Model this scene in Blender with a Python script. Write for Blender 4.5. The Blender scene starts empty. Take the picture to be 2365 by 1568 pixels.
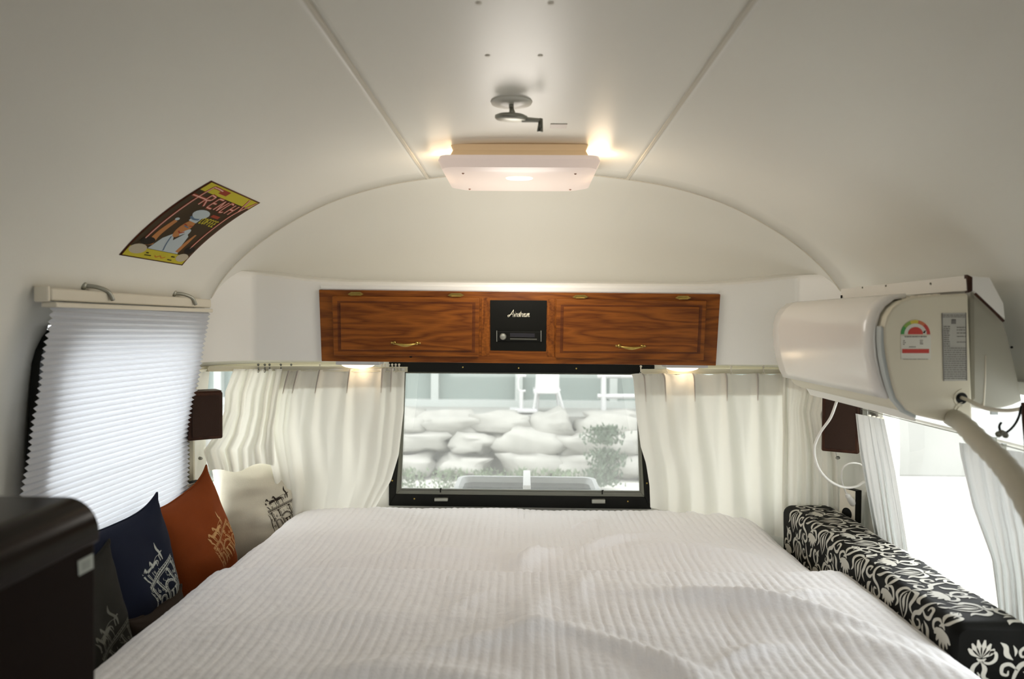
import bpy, bmesh, math, random
import numpy as np
from mathutils import Vector, Matrix, noise
from mathutils.geometry import tessellate_polygon
random.seed(4)
SC = bpy.context.scene
COL = SC.collection
# ------------------------------------------------------------------ camera
F, CX, CY = 1700.0, 1182.5, 784.0
cam_d = bpy.data.cameras.new('camera'); cam = bpy.data.objects.new('camera', cam_d); COL.objects.link(cam)
SC.camera = cam
cam_d.lens = F / 2365 * 36; cam_d.sensor_width = 36; cam_d.clip_start = .02; cam_d.clip_end = 200
YAW, PITCH, ROLL = math.radians(1.09), math.radians(1.31), math.radians(0.45)
CAMR = Matrix.Rotation(YAW, 3, 'Z') @ Matrix.Rotation(math.pi/2 - PITCH, 3, 'X') @ Matrix.Rotation(ROLL, 3, 'Z')
CL = Vector((0, 0, 1.45))
cam.matrix_world = Matrix.Translation(CL) @ CAMR.to_4x4()
cam_d.dof.use_dof = True; cam_d.dof.focus_distance = 2.6; cam_d.dof.aperture_fstop = 2.8
# ------------------------------------------------------------------ sky, lamps, exposure
W = bpy.data.worlds.new('world'); SC.world = W; W.use_nodes = True
bg = W.node_tree.nodes['Background']; bg.inputs[0].default_value = (.95, .985, 1, 1); bg.inputs[1].default_value = 5.0
SC.view_settings.view_transform = 'Standard'; SC.view_settings.look = 'None'
SC.view_settings.gamma = 1; SC.view_settings.use_curve_mapping = False
SC.view_settings.exposure = 0.17
WARM = (1, .74, .48); R90 = math.pi / 2
def lamp(name, kind, loc, power, color, size=.1, size_y=None, rot=None):
    l = bpy.data.lights.new(name, kind); l.energy = power; l.color = color
    if kind == 'AREA':
        l.size = size
        if size_y: l.shape = 'RECTANGLE'; l.size_y = size_y
    elif kind == 'SUN': l.angle = size
    else: l.shadow_soft_size = size
    o = bpy.data.objects.new(name, l); COL.objects.link(o); o.location = loc
    if rot: o.rotation_euler = rot
    return o
# daylight openings as sampling portals (they emit nothing themselves)
def portal(name, loc, sx, sy, rot):
    o = lamp(name, 'AREA', loc, 1, (1, 1, 1), sx, sy, rot); o.data.cycles.is_portal = True
portal('sky_opening_end', (-.02, 3.12, .98), 1.1, .62, (R90 * -1, 0, 0))
portal('sky_opening_side', (-1.25, 2.12, 1.12), .68, .76, (0, -R90, 0))
portal('sky_opening_side', (1.27, 1.85, 1.0), .64, 1.24, (0, R90, 0))
portal('sky_opening_corner', (-.98, 3.12, 1.0), .8, .6, (-R90, 0, math.radians(30)))
portal('sky_opening_corner', (.96, 3.12, 1.0), .8, .6, (-R90, 0, math.radians(-30)))
portal('sky_opening_back', (0, -2.66, 1.30), 1.8, 1.0, (R90, 0, 0))  # unseen opening, added for light on the surfaces facing the camera

# ------------------------------------------------------------------ helpers
def tag(o, label=None, cat=None, group=None, kind=None):
    if label: o['label'] = label
    if cat: o['category'] = cat
    if group: o['group'] = group
    if kind: o['kind'] = kind
    return o
def empty(name, loc, label=None, cat=None, group=None):
    o = bpy.data.objects.new(name, None); COL.objects.link(o); o.location = loc; o.empty_display_size = .05
    return tag(o, label, cat, group)
def ray(px, py):
    return CAMR @ Vector(((px - CX) / F, -(py - CY) / F, -1))
def at(px, py, Y):
    d = ray(px, py); return CL + d * (Y / d.y)
def atX(px, py, X):
    d = ray(px, py); return CL + d * (X / d.x)
def atZ(px, py, Z):
    d = ray(px, py); return CL + d * ((Z - CL.z) / d.z)
def atP(px, py, p0, n):
    d = ray(px, py); return CL + d * ((p0 - CL).dot(n) / d.dot(n))
def mesh(name, V, Fs, mat=None, parent=None, smooth=False, loc=None):
    me = bpy.data.meshes.new(name); me.from_pydata([tuple(v) for v in V], [], Fs); me.update()
    if smooth: me.polygons.foreach_set('use_smooth', [True] * len(me.polygons))
    o = bpy.data.objects.new(name, me); COL.objects.link(o)
    if mat: me.materials.append(mat)
    if parent:
        o.parent = parent
        o.matrix_parent_inverse = Matrix.Translation(-parent.location) if parent.rotation_euler == Matrix().to_euler() else parent.matrix_world.inverted()
        if parent.type == 'EMPTY': pass
        else: o.matrix_parent_inverse = Matrix()
    return o
def par(o, parent):
    o.parent = parent; o.matrix_parent_inverse = Matrix.Translation(-parent.location) if parent.type == 'EMPTY' else Matrix()
    return o
def grid(name, P, mat=None, parent=None, smooth=True, close_u=False, close_v=False, holes=None):
    """P: list of rows of points"""
    nu, nv = len(P), len(P[0]); V = [p for r in P for p in r]; Fs = []
    for i in range(nu - (0 if close_u else 1)):
        for j in range(nv - (0 if close_v else 1)):
            if holes and holes(i, j): continue
            a, b = i * nv + j, i * nv + (j + 1) % nv
            c, d = ((i + 1) % nu) * nv + (j + 1) % nv, ((i + 1) % nu) * nv + j
            Fs.append((a, b, c, d))
    return mesh(name, V, Fs, mat, parent, smooth)
def solid(o, t, offset=0):
    m = o.modifiers.new('Solidify', 'SOLIDIFY'); m.thickness = t; m.offset = offset; return o
def bevel(o, w, seg=2, ang=40):
    m = o.modifiers.new('Bevel', 'BEVEL'); m.width = w; m.segments = seg; m.limit_method = 'ANGLE'; m.angle_limit = math.radians(ang)
    o.data.polygons.foreach_set('use_smooth', [True] * len(o.data.polygons))
    w2 = o.modifiers.new('WeightedNormal', 'WEIGHTED_NORMAL'); return o
class MB:
    def __init__(s): s.V = []; s.F = []
    def add(s, V, Fs):
        k = len(s.V); s.V += [Vector(v) for v in V]; s.F += [tuple(i + k for i in f) for f in Fs]; return s
    def box(s, x0, x1, y0, y1, z0, z1, M=None):
        V = [Vector((x, y, z)) for x in (x0, x1) for y in (y0, y1) for z in (z0, z1)]
        if M: V = [M @ v for v in V]
        return s.add(V, [(0, 1, 3, 2), (4, 6, 7, 5), (0, 4, 5, 1), (2, 3, 7, 6), (0, 2, 6, 4), (1, 5, 7, 3)])
    def prism(s, pts, off):
        n = len(pts); V = list(pts) + [p + off for p in pts]
        return s.add(V, [tuple(range(n))[::-1], tuple(range(n, 2 * n))] + [(i, (i + 1) % n, n + (i + 1) % n, n + i) for i in range(n)])
    def tube(s, pts, r, n=8, cap=True):
        pts = [Vector(p) for p in pts]; R = r if isinstance(r, (list, tuple)) else [r] * len(pts)
        k = len(s.V); up = Vector((0.02, .03, 1))
        for i, p in enumerate(pts):
            t = (pts[min(i + 1, len(pts) - 1)] - pts[max(i - 1, 0)]).normalized()
            a = t.cross(up)
            if a.length < .05: a = t.cross(Vector((1, 0, 0)))
            a.normalize(); b = t.cross(a)
            if i == 0: pa = a
            elif a.dot(pa) < 0 : a, b = -a, -b
            pa = a
            for j in range(n):
                q = 2 * math.pi * j / n; s.V.append(p + (a * math.cos(q) + b * math.sin(q)) * R[i])
        m = len(pts)
        for i in range(m - 1):
            for j in range(n): s.F.append((k + i*n + j, k + i*n + (j+1) % n, k + (i+1)*n + (j+1) % n, k + (i+1)*n + j))
        if cap: s.F.append(tuple(k + j for j in range(n))[::-1]); s.F.append(tuple(k + (m-1)*n + j for j in range(n)))
        return s
    def lathe(s, c, axis, prof, n=24):
        axis = Vector(axis).normalized(); a = axis.orthogonal().normalized(); b = axis.cross(a); k = len(s.V); c = Vector(c)
        for (r, h) in prof:
            for j in range(n):
                q = 2 * math.pi * j / n; s.V.append(c + axis * h + (a * math.cos(q) + b * math.sin(q)) * r)
        for i in range(len(prof) - 1):
            for j in range(n): s.F.append((k + i*n + j, k + i*n + (j+1) % n, k + (i+1)*n + (j+1) % n, k + (i+1)*n + j))
        s.F.append(tuple(k + j for j in range(n))[::-1]); s.F.append(tuple(k + (len(prof)-1)*n + j for j in range(n)))
        return s
    def build(s, name, mat=None, parent=None, smooth=False):
        o = mesh(name, s.V, s.F, mat, parent, smooth)
        bm = bmesh.new(); bm.from_mesh(o.data); bmesh.ops.recalc_face_normals(bm, faces=bm.faces); bm.to_mesh(o.data); bm.free()
        return o
def catmull(pts, n=8, closed=False):
    pts = [Vector(p) for p in pts]; out = []; m = len(pts)
    rng = range(m if closed else m - 1)
    for i in rng:
        if closed: p0, p1, p2, p3 = pts[i-1], pts[i], pts[(i+1) % m], pts[(i+2) % m]
        else: p0, p1, p2, p3 = pts[max(i-1, 0)], pts[i], pts[i+1], pts[min(i+2, m-1)]
        for k in range(n):
            t = k / n
            out.append(.5 * ((2*p1) + (p2-p0)*t + (2*p0-5*p1+4*p2-p3)*t*t + (3*p1-p0-3*p2+p3)*t**3))
    if not closed: out.append(pts[-1])
    return out
def interp(pts, t):
    """pts: [(t, a, b..)] piecewise linear with smooth step free"""
    for a, b in zip(pts, pts[1:]):
        if t <= b[0]:
            k = (t - a[0]) / max(1e-9, b[0] - a[0]); return [x + (y - x) * k for x, y in zip(a[1:], b[1:])]
    return list(pts[-1][1:])

# ------------------------------------------------------------------ materials
def mat(name, col, rough=.6, metal=0, bump=0, bscale=200, var=0, vscale=8, spec=.5, trans=0, emit=None, estr=1, coat=0, transl=0):
    m = bpy.data.materials.new(name); m.use_nodes = True; nt = m.node_tree; N = nt.nodes; L = nt.links
    b = N['Principled BSDF']; b.inputs['Base Color'].default_value = (*col, 1)
    b.inputs['Roughness'].default_value = rough; b.inputs['Metallic'].default_value = metal
    b.inputs['Specular IOR Level'].default_value = spec
    if coat: b.inputs['Coat Weight'].default_value = coat; b.inputs['Coat Roughness'].default_value = .08
    tc = N.new('ShaderNodeTexCoord')
    if var:
        n = N.new('ShaderNodeTexNoise'); n.inputs['Scale'].default_value = vscale; n.inputs['Detail'].default_value = 4
        L.new(tc.outputs['Object'], n.inputs['Vector'])
        mx = N.new('ShaderNodeMix'); mx.data_type = 'RGBA'
        mx.inputs[6].default_value = (*[c * (1 - var) for c in col], 1); mx.inputs[7].default_value = (*[min(1, c * (1 + var)) for c in col], 1)
        L.new(n.outputs['Fac'], mx.inputs[0]); L.new(mx.outputs[2], b.inputs['Base Color'])
    if bump:
        n2 = N.new('ShaderNodeTexNoise'); n2.inputs['Scale'].default_value = bscale; n2.inputs['Detail'].default_value = 3
        L.new(tc.outputs['Object'], n2.inputs['Vector'])
        bp = N.new('ShaderNodeBump'); bp.inputs['Strength'].default_value = bump; bp.inputs['Distance'].default_value = .004
        L.new(n2.outputs['Fac'], bp.inputs['Height']); L.new(bp.outputs[0], b.inputs['Normal'])
    if emit:
        b.inputs['Emission Color'].default_value = (*emit, 1); b.inputs['Emission Strength'].default_value = estr
    if transl:
        tr = N.new('ShaderNodeBsdfTranslucent'); tr.inputs[0].default_value = (*col, 1)
        ms = N.new('ShaderNodeMixShader'); ms.inputs[0].default_value = transl
        L.new(b.outputs[0], ms.inputs[1]); L.new(tr.outputs[0], ms.inputs[2]); L.new(ms.outputs[0], N['Material Output'].inputs[0])
    return m
def wood(name, light, dark, sc=(1.2, 9, 9), rough=.42):
    m = mat(name, light, rough, spec=.22); nt = m.node_tree; N = nt.nodes; L = nt.links; b = N['Principled BSDF']
    tc = N['Texture Coordinate']; mp = N.new('ShaderNodeMapping'); mp.inputs['Scale'].default_value = sc; L.new(tc.outputs['Object'], mp.inputs[0])
    n1 = N.new('ShaderNodeTexNoise'); n1.inputs['Scale'].default_value = 1.6; n1.inputs['Detail'].default_value = 2; L.new(mp.outputs[0], n1.inputs['Vector'])
    mul = N.new('ShaderNodeMath'); mul.operation = 'MULTIPLY'; mul.inputs[1].default_value = 13; L.new(n1.outputs['Fac'], mul.inputs[0])
    fr = N.new('ShaderNodeMath'); fr.operation = 'PINGPONG'; fr.inputs[1].default_value = 1; L.new(mul.outputs[0], fr.inputs[0])
    mp2 = N.new('ShaderNodeMapping'); mp2.inputs['Scale'].default_value = (sc[0]*6, sc[1]*32, sc[2]*32); L.new(tc.outputs['Object'], mp2.inputs[0])
    n2 = N.new('ShaderNodeTexNoise'); n2.inputs['Scale'].default_value = 2.2; n2.inputs['Detail'].default_value = 5; L.new(mp2.outputs[0], n2.inputs['Vector'])
    ad = N.new('ShaderNodeMath'); ad.operation = 'MULTIPLY_ADD'; ad.inputs[1].default_value = .45; L.new(fr.outputs[0], ad.inputs[0]); L.new(n2.outputs['Fac'], ad.inputs[2])
    cr = N.new('ShaderNodeValToRGB'); cr.color_ramp.elements[0].position = .38; cr.color_ramp.elements[0].color = (*dark, 1)
    cr.color_ramp.elements[1].position = .95; cr.color_ramp.elements[1].color = (*light, 1)
    L.new(ad.outputs[0], cr.inputs[0]); L.new(cr.outputs[0], b.inputs['Base Color'])
    bp = N.new('ShaderNodeBump'); bp.inputs['Strength'].default_value = .12; bp.inputs['Distance'].default_value = .002
    L.new(n2.outputs['Fac'], bp.inputs['Height']); L.new(bp.outputs[0], b.inputs['Normal'])
    return m
M = {}
M['wall'] = mat('painted_shell', (.79, .775, .70), .38, bump=.06, bscale=260, var=.025, vscale=2.5, spec=.45)
M['seam'] = mat('seam_strip', (.62, .58, .48), .45)
M['fascia'] = mat('painted_box', (.83, .81, .75), .42, bump=.05, bscale=220, var=.02, vscale=5)
M['oak'] = wood('stained_oak', (.27, .082, .010), (.10, .024, .003))
M['oakv'] = wood('stained_oak_upright', (.28, .085, .010), (.11, .028, .003), sc=(9, 9, 1.2))
M['oakd'] = wood('oak_moulding', (.16, .045, .009), (.075, .019, .004))
M['walnut'] = wood('dark_walnut', (.060, .022, .010), (.028, .010, .005), sc=(5, 5, 1), rough=.5)
M['brass'] = mat('aged_brass', (.50, .36, .10), .3, 1, var=.25, vscale=60)
M['black'] = mat('black_plastic', (.006, .006, .004), .5, spec=.15)
M['blackm'] = mat('black_painted_metal', (.007, .007, .005), .5, bump=.05, spec=.15)
M['grey'] = mat('dull_aluminium', (.17, .17, .14), .35, .8)
M['steel'] = mat('steel', (.36, .36, .31), .42, .7)
M['white'] = mat('white_plastic', (.78, .76, .70), .32, spec=.5)
M['cream'] = mat('cream_plastic', (.72, .67, .55), .4)
M['rail'] = mat('cream_rail', (.66, .62, .46), .45)
M['acw'] = mat('glossy_white_plastic', (.80, .765, .70), .26, coat=.15)
M['acs'] = mat('satin_ivory_plastic', (.66, .61, .47), .42, bump=.03)
M['acg'] = mat('grey_trim_plastic', (.42, .45, .43), .4)
M['curtain'] = mat('white_voile', (.86, .845, .76), .85, bump=.15, bscale=700, transl=.27)
M['curtain_band'] = mat('double_voile', (.80, .74, .64), .85, bump=.15, bscale=700, transl=.18)
M['curtain_side'] = mat('white_voile_lined', (.80, .81, .79), .85, bump=.15, bscale=700, transl=.12)
M['blind'] = mat('pleated_paper', (.71, .73, .77), .8, transl=.26, bump=.05, bscale=500)
M['quilt'] = mat('white_cotton_quilt', (.89, .88, .89), .85, bump=.30, bscale=120, spec=.2)
M['quilt2'] = mat('white_cotton_quilt_top', (.89, .885, .90), .85, bump=.34, bscale=110, spec=.2)
M['mattress'] = mat('mattress_ticking', (.7, .68, .62), .85)
M['base'] = wood('bench_wood', (.2, .1, .04), (.12, .06, .02))
M['orange'] = mat('rust_cotton', (.20, .042, .007), .9, bump=.3, bscale=500, var=.08, vscale=30, spec=.15)
M['navy'] = mat('navy_cotton', (.006, .009, .022), .9, bump=.3, bscale=500, var=.1, vscale=30, spec=.2)
M['char'] = mat('charcoal_cotton', (.022, .021, .017), .9, bump=.3, bscale=500, var=.1, vscale=30, spec=.15)
M['linen'] = mat('natural_linen', (.60, .56, .45), .9, bump=.35, bscale=500, var=.05, vscale=30, spec=.15)
M['brownf'] = mat('brown_fabric', (.02, .010, .004), .9, bump=.3, bscale=500)
M['pr_w'] = mat('print_pale', (.42, .44, .40), .9)
M['pr_o'] = mat('print_gold', (.50, .27, .10), .9)
M['pr_g'] = mat('print_grey', (.11, .11, .09), .9)
M['pr_b'] = mat('print_black', (.03, .02, .012), .9)
M['dam_b'] = mat('black_satin', (.004, .004, .003), .6, bump=.15, bscale=600, spec=.10)
M['dam_w'] = mat('ivory_scroll_print', (.52, .50, .43), .45, bump=.15, bscale=600)
M['fridge'] = mat('glossy_dark_brown', (.008, .004, .002), .22, spec=.10)
M['fridge_side'] = mat('satin_dark_brown', (.010, .005, .003), .6, spec=.05)
M['glass_haze'] = None
M['floor'] = wood('floor_laminate', (.16, .09, .04), (.1, .05, .02))
M['ground'] = mat('pale_gravel', (.42, .41, .37), .95, var=.12, vscale=3)
M['rock'] = mat('pale_stone', (.225, .22, .195), .95, bump=.6, bscale=6, var=.22, vscale=4)
M['grass'] = mat('grass_tufts', (.075, .105, .055), .95)
M['bush'] = mat('bush_leaves', (.055, .08, .05), .9)
M['bpan'] = mat('green_grey_panel', (.125, .155, .14), .7, var=.1, vscale=2)
M['bpost'] = mat('white_post_paint', (.27, .29, .27), .6)
M['owhite'] = mat('outdoor_white_paint', (.34, .34, .33), .5)
M['tubm'] = mat('tub_shell', (.20, .21, .20), .5)
M['tubi'] = mat('tub_inside', (.03, .038, .034), .8)
def glass(name, haze=.1, tint=(1, 1, 1)):
    m = bpy.data.materials.new(name); m.use_nodes = True; nt = m.node_tree; N = nt.nodes; L = nt.links
    N.remove(N['Principled BSDF'])
    t = N.new('ShaderNodeBsdfTransparent'); t.inputs[0].default_value = (*tint, 1)
    g = N.new('ShaderNodeBsdfGlossy'); g.inputs['Roughness'].default_value = .03
    d = N.new('ShaderNodeBsdfTranslucent'); d.inputs[0].default_value = (.95, .95, .92, 1)
    a = N.new('ShaderNodeMixShader'); a.inputs[0].default_value = haze
    b = N.new('ShaderNodeMixShader'); b.inputs[0].default_value = .05
    L.new(t.outputs[0], a.inputs[1]); L.new(d.outputs[0], a.inputs[2]); L.new(a.outputs[0], b.inputs[1]); L.new(g.outputs[0], b.inputs[2])
    L.new(b.outputs[0], N['Material Output'].inputs[0]); return m
M['glass'] = glass('hazed_glass', .11)  # translucent haze mixed in to wash out the bright view outside
M['glassc'] = glass('clear_glass', .06)
M['glassb'] = glass('frosted_glass', .30, (.66, .70, .76))

# ------------------------------------------------------------------ shell profile (right half: X, Z)
PR = [(0, 1.975), (.18, 1.972), (.35, 1.955), (.52, 1.925), (.70, 1.868), (.86, 1.785), (.98, 1.70), (1.07, 1.61), (1.125, 1.52),
      (1.16, 1.42), (1.185, 1.30), (1.20, 1.15), (1.205, 1.0), (1.20, .85), (1.19, .6), (1.17, .3), (1.15, 0)]
PROF = [Vector((p.x, p.y)) for p in catmull([(a, b, 0) for a, b in PR], 10)]
def profX(z):
    for a, b in zip(PROF, PROF[1:]):
        if b.y <= z <= a.y: k = (a.y - z) / max(1e-9, a.y - b.y); return a.x + (b.x - a.x) * k
    return PROF[-1].x
YR, Y0 = 2.6, -2.6      # ring, wall behind the camera
YS = np.unique(np.concatenate([np.linspace(Y0, YR, 27), [1.25, 2.44, 1.76, 2.48, -1.5, -.6, 1.7]]))
def strip(name, pts, side, holes, mt):
    P = [[Vector((side * p.x, y, p.y)) for p in pts] for y in YS]
    def h(i, j):
        yc = (YS[i] + YS[i+1]) / 2; zc = (pts[j].y + pts[j+1].y) / 2
        return any(a < yc < b and c < zc < d for a, b, c, d in holes)
    o = grid(name, P, mt, smooth=True, holes=h)
    o.data.materials.append(M['oakv'])      # dark timber added behind the camera to dim the nearby shell
    for p in o.data.polygons:
        if p.center.y < -.15 and p.center.z < 1.75: p.material_index = 1
    return o
def refine(pts, zs):
    out = []
    for a, b in zip(pts, pts[1:]):
        out.append(a)
        for z in zs:
            if b.y < z < a.y: out.append(Vector((a.x + (b.x-a.x)*(a.y-z)/(a.y-b.y), z)))
    return out + [pts[-1]]
isp = min(range(len(PROF)), key=lambda i: abs(PROF[i].x - .35))
top = PROF[:isp+1]; sidep = PROF[isp:]
ctop = [Vector((-p.x, p.y)) for p in top[::-1]] + top[1:]
o = grid('ceiling', [[Vector((p.x, y, p.y)) for p in ctop] for y in YS], M['wall']); solid(o, .02, 1); tag(o, kind='structure')
LW = (1.76, 2.48, .80, 1.435); RW = (1.25, 2.44, .70, 1.30)
HL = [LW]; HR = [RW]
sL = refine(sidep, [1.435, .80, 1.4, .9]); sR = refine(sidep, [1.30, .70, 1.4, .9])
o = strip('wall_left', sL, -1, HL, M['wall']); solid(o, .03, -1); tag(o, kind='structure')
o = strip('wall_right', sR, 1, HR, M['wall']); solid(o, .03, 1); tag(o, kind='structure')
o = mesh('floor', [(-1.16, Y0, 0), (1.16, Y0, 0), (1.16, 3.15, 0), (-1.16, 3.15, 0)], [(0, 1, 2, 3)], M['floor']); tag(o, kind='structure')
mb = MB()      # wall behind the camera, with a wide opening added to light the dome
for x in np.linspace(-1.2, 1.2, 25)[:-1]:
    x1 = x + .1; xa = max(abs(x), abs(x1))
    zt_ = next((a.y for a in PROF if a.x >= xa - .1), 1.5)
    if -.91 < x + .05 < .91: mb.box(x, x1, Y0 - .03, Y0, 0, .80); mb.box(x, x1, Y0 - .03, Y0, 1.80, zt_ + .01)
    else: mb.box(x, x1, Y0 - .03, Y0, 0, zt_ + .01)
o = mb.build('wall_back', M['oakv']); tag(o, kind='structure')
# dome end cap
PE, DD, ZC = 2.6, .5, 1.0
def kd(a): return max(0, math.cos(a)) ** (2/PE), DD * max(0, math.sin(a)) ** (2/PE)
AS = [math.pi/2 * (i/28) for i in range(28)]
full = [Vector((-p.x, p.y)) for p in PROF[::-1] if p.y > 1.25] + [p for p in PROF[1:] if p.y > 1.25]
P = []
for a in AS:
    k, d = kd(a); P.append([Vector((p.x * k, YR + d, ZC + (p.y - ZC) * k)) for p in full])
o = grid('wall_end', P, M['wall']); tag(o, kind='structure')
bm = bmesh.new(); bm.from_mesh(o.data); bmesh.ops.delete(bm, geom=[v for v in bm.verts if v.co.z < 1.30 and abs(v.co.y - YR) > .02], context='VERTS'); bm.to_mesh(o.data); bm.free()
# lower end wall with window openings
NA = 240; P = []; ZL = [0, .2, .4, .6, .70, .72, .8, .9, 1.0, 1.1, 1.2, 1.268, 1.31, 1.36]
xs = []
for i in range(NA + 1):
    t = -1 + 2 * i / NA; a = (1 - abs(t)) * math.pi/2
    k, d = kd(a); s = 1 if t > 0 else -1; xs.append(s * k * 1.2)
    P.append([Vector((s * profX(z) * k, YR + d, z)) for z in ZL])
def hw(i, j):
    x = (xs[i] + xs[i+1]) / 2; z = (ZL[j] + ZL[j+1]) / 2
    if .72 < z < 1.268 and (-1.188 < x < -.66 or .64 < x < 1.10): return True
    return .70 < z < 1.268 and -.53 < x < .49
o = grid('wall_rear', P, M['wall'], holes=hw); tag(o, kind='structure')
# seams
def seam(name, pts, nrm, w, t):
    P = []
    for i, p in enumerate(pts):
        tg = (pts[min(i+1, len(pts)-1)] - pts[max(i-1, 0)]).normalized(); n = nrm(p).normalized(); b = tg.cross(n)
        P.append([p - b*w, p - b*w*.8 + n*t, p + b*w*.8 + n*t, p + b*w])
    o = grid(name, P, M['seam'], smooth=False); return tag(o, kind='structure')
sx, sz = top[-1].x, top[-1].y
seam('trim_1', [Vector((-sx, y, sz - .0005)) for y in np.linspace(Y0, YR, 30)], lambda p: Vector((.25, 0, -1)), .005, .0022)
seam('trim_2', [Vector((sx, y, sz - .0005)) for y in np.linspace(Y0, YR, 30)], lambda p: Vector((-.25, 0, -1)), .005, .0022)
ringp = [Vector((p.x, YR, p.y)) for p in full]
seam('trim_3', ringp, lambda p: Vector((-p.x, 0, -(p.z - .9))), .004, .002)
seam('trim_4', [Vector((profX(z), .9, z)) for z in np.linspace(1.9, 1.2, 20)], lambda p: Vector((-1, 0, -.5)), .004, .0015)

# fascia box across the end, tilted: plane normal N1
TILT = .17
FP0 = Vector((0, 2.715, 1.60)); FN = Vector((0, -1, -TILT)).normalized()
def fy(z): return 2.715 + (1.60 - z) * TILT
plan = []
xl, xr, rr = -1.035, 1.015, .035
yy = 0.0
plan = [(-1.26, -.30), (-1.155, -.16), (-1.085, -.055)]
for q in np.linspace(math.radians(150), math.radians(90), 5): plan.append((xl + .02 + rr*math.cos(q)*1.0, -0.0 + .0 - rr + rr*math.sin(q)))
for x in np.linspace(xl + .06, xr - .06, 14): plan.append((x, 0))
for q in np.linspace(math.radians(90), math.radians(30), 5): plan.append((xr - .02 + rr*math.cos(q), -rr + rr*math.sin(q)))
plan += [(1.07, -.055), (1.14, -.16), (1.25, -.30)]
zz = [1.30, 1.31, 1.4, 1.5, 1.575, 1.59, 1.598]
def topz(x):   # upper edge rises toward both corners
    ax = abs(x + .01); return 1.597 + .035 * max(0, min(1, (ax - .72) / .32)) if ax < 1.04 else 1.632
P = []
for (x, dy) in plan:
    tz = topz(x); row = []
    for k, z in enumerate(zz):
        z2 = 1.30 + (z - 1.30) / .298 * (tz - 1.30)
        sc = 1.0 - .06 * (z2 - 1.30) if abs(x) > .9 else 1
        row.append(Vector((x * sc, fy(z2) + dy + (.012 if k == len(zz)-1 else .003 if k == len(zz)-2 else 0), z2)))
    row.append(Vector((x * sc * .98, fy(tz) + dy * .5 + .10, tz + .012)))
    row.append(Vector((x * sc * .95, fy(tz) + dy * .5 + .42, tz + .02)))
    P.append(row)
P2 = [[Vector((p[0].x, 3.14, 1.30))] + p for p in P]
o = grid('trim_5', P2, M['fascia']); tag(o, 'white box built across the end wall above the window', kind='structure')
o.data.polygons.foreach_set('use_smooth', [True]*len(o.data.polygons))
m_ = o.modifiers.new('ES', 'EDGE_SPLIT'); m_.split_angle = math.radians(35)

# ------------------------------------------------------------------ rear window
def prismY(mb, pts, Y, th):
    return mb.prism([at(x, y, Y) for x, y in pts], Vector((0, th, 0)))
YW = 3.06
w = empty('window_1', at(1200, 1000, YW)); tag(w, 'rear window with black frame above the bed', kind='structure')
OT = [(898, 836), (1512, 843), (1504, 1176), (898, 1168)]
IN = [(934, 858), (1472, 862), (1489, 1148), (914, 1141)]
IN2 = [(936, 860), (1470, 864), (1480, 1137), (924, 1131)]
def ring(name, O, I, Y, th, mt, parent, bv=.002):
    mb = MB()
    for i in range(4):
        j = (i+1) % 4; prismY(mb, [O[i], O[j], I[j], I[i]], Y, th)
    o = mb.build(name, mt, parent); return bevel(o, bv)
ring('window_frame', OT, IN, YW, .035, M['blackm'], w)
ring('glazing_bead', IN, IN2, YW + .004, .02, M['grey'], w, .0015)
I3 = [(937, 862), (1469, 866), (1477, 1134), (927, 1128)]
ring('glazing_gasket', IN2, I3, YW - .004, .012, M['grey'], w, .001)
mb = MB(); prismY(mb, [(930, 855), (1478, 858), (1488, 1142), (914, 1136)], YW + .02, .004); mb.build('pane', M['glass'], w)
for (x, y) in [(1069, 848), (1198, 850), (1331, 851), (906, 1110), (1494, 1116), (957, 1152), (1450, 1158), (918, 870)]:
    MB().lathe(at(x, y, YW - .001), (0, -1, 0), [(.0035, 0), (.0035, .001), (.002, .0025)], 10).build('screw', M['brass'], w)
for (x, y, x2, y2) in [(1003, 1151, 1034, 1158), (1367, 1154, 1398, 1163)]:
    mb = MB(); prismY(mb, [(x, y), (x2, y), (x2, y2), (x, y2)], YW - .02, .02)
    o = mb.build('latch', M['steel'], w); bevel(o, .002)
for x, y in [(1017, 1128), (1391, 1132)]:
    MB().tube([at(x, y + 9, YW - .01), at(x, y, YW - .012), at(x + 3, y + 1, YW - .012)], .003, 6).build('latch_pin', M['black'], w)

# corner windows
for nm, s, lab in (('window_2', -1, 'corner window behind the curtains, blind side of the bed'), ('window_3', 1, 'corner window behind the curtains, air conditioner side')):
    ww = empty(nm, (s*.9, 2.95, 1.0)); tag(ww, lab, kind='structure')
    rows = []
    lo, hi = (.66, 1.188) if s < 0 else (.64, 1.10)
    idx = [i for i in range(NA+1) if lo - .012 <= s * xs[i] <= hi + .012]
    P_ = [[Vector((s * (profX(z) - .006) * kd((1-abs(-1+2*i/NA))*math.pi/2)[0], YR + kd((1-abs(-1+2*i/NA))*math.pi/2)[1] + .008, z)) for z in (.71, .9, 1.1, 1.28)] for i in idx]
    grid('pane', P_, M['glassc'], ww)
    for z in (.715, 1.272):
        pts = [Vector((s * (profX(z) - .008) * kd((1-abs(-1+2*i/NA))*math.pi/2)[0], YR + kd((1-abs(-1+2*i/NA))*math.pi/2)[1], z)) for i in idx]
        MB().tube(pts, .011, 6).build('window_frame', M['rail'], ww)
    for i in (idx[0], idx[-1]):
        k, d = kd((1-abs(-1+2*i/NA))*math.pi/2)
        MB().tube([Vector((s*(profX(z)-.008)*k, YR+d, z)) for z in (.71, .9, 1.1, 1.28)], .012, 6).build('window_frame', M['rail'], ww)

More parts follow.
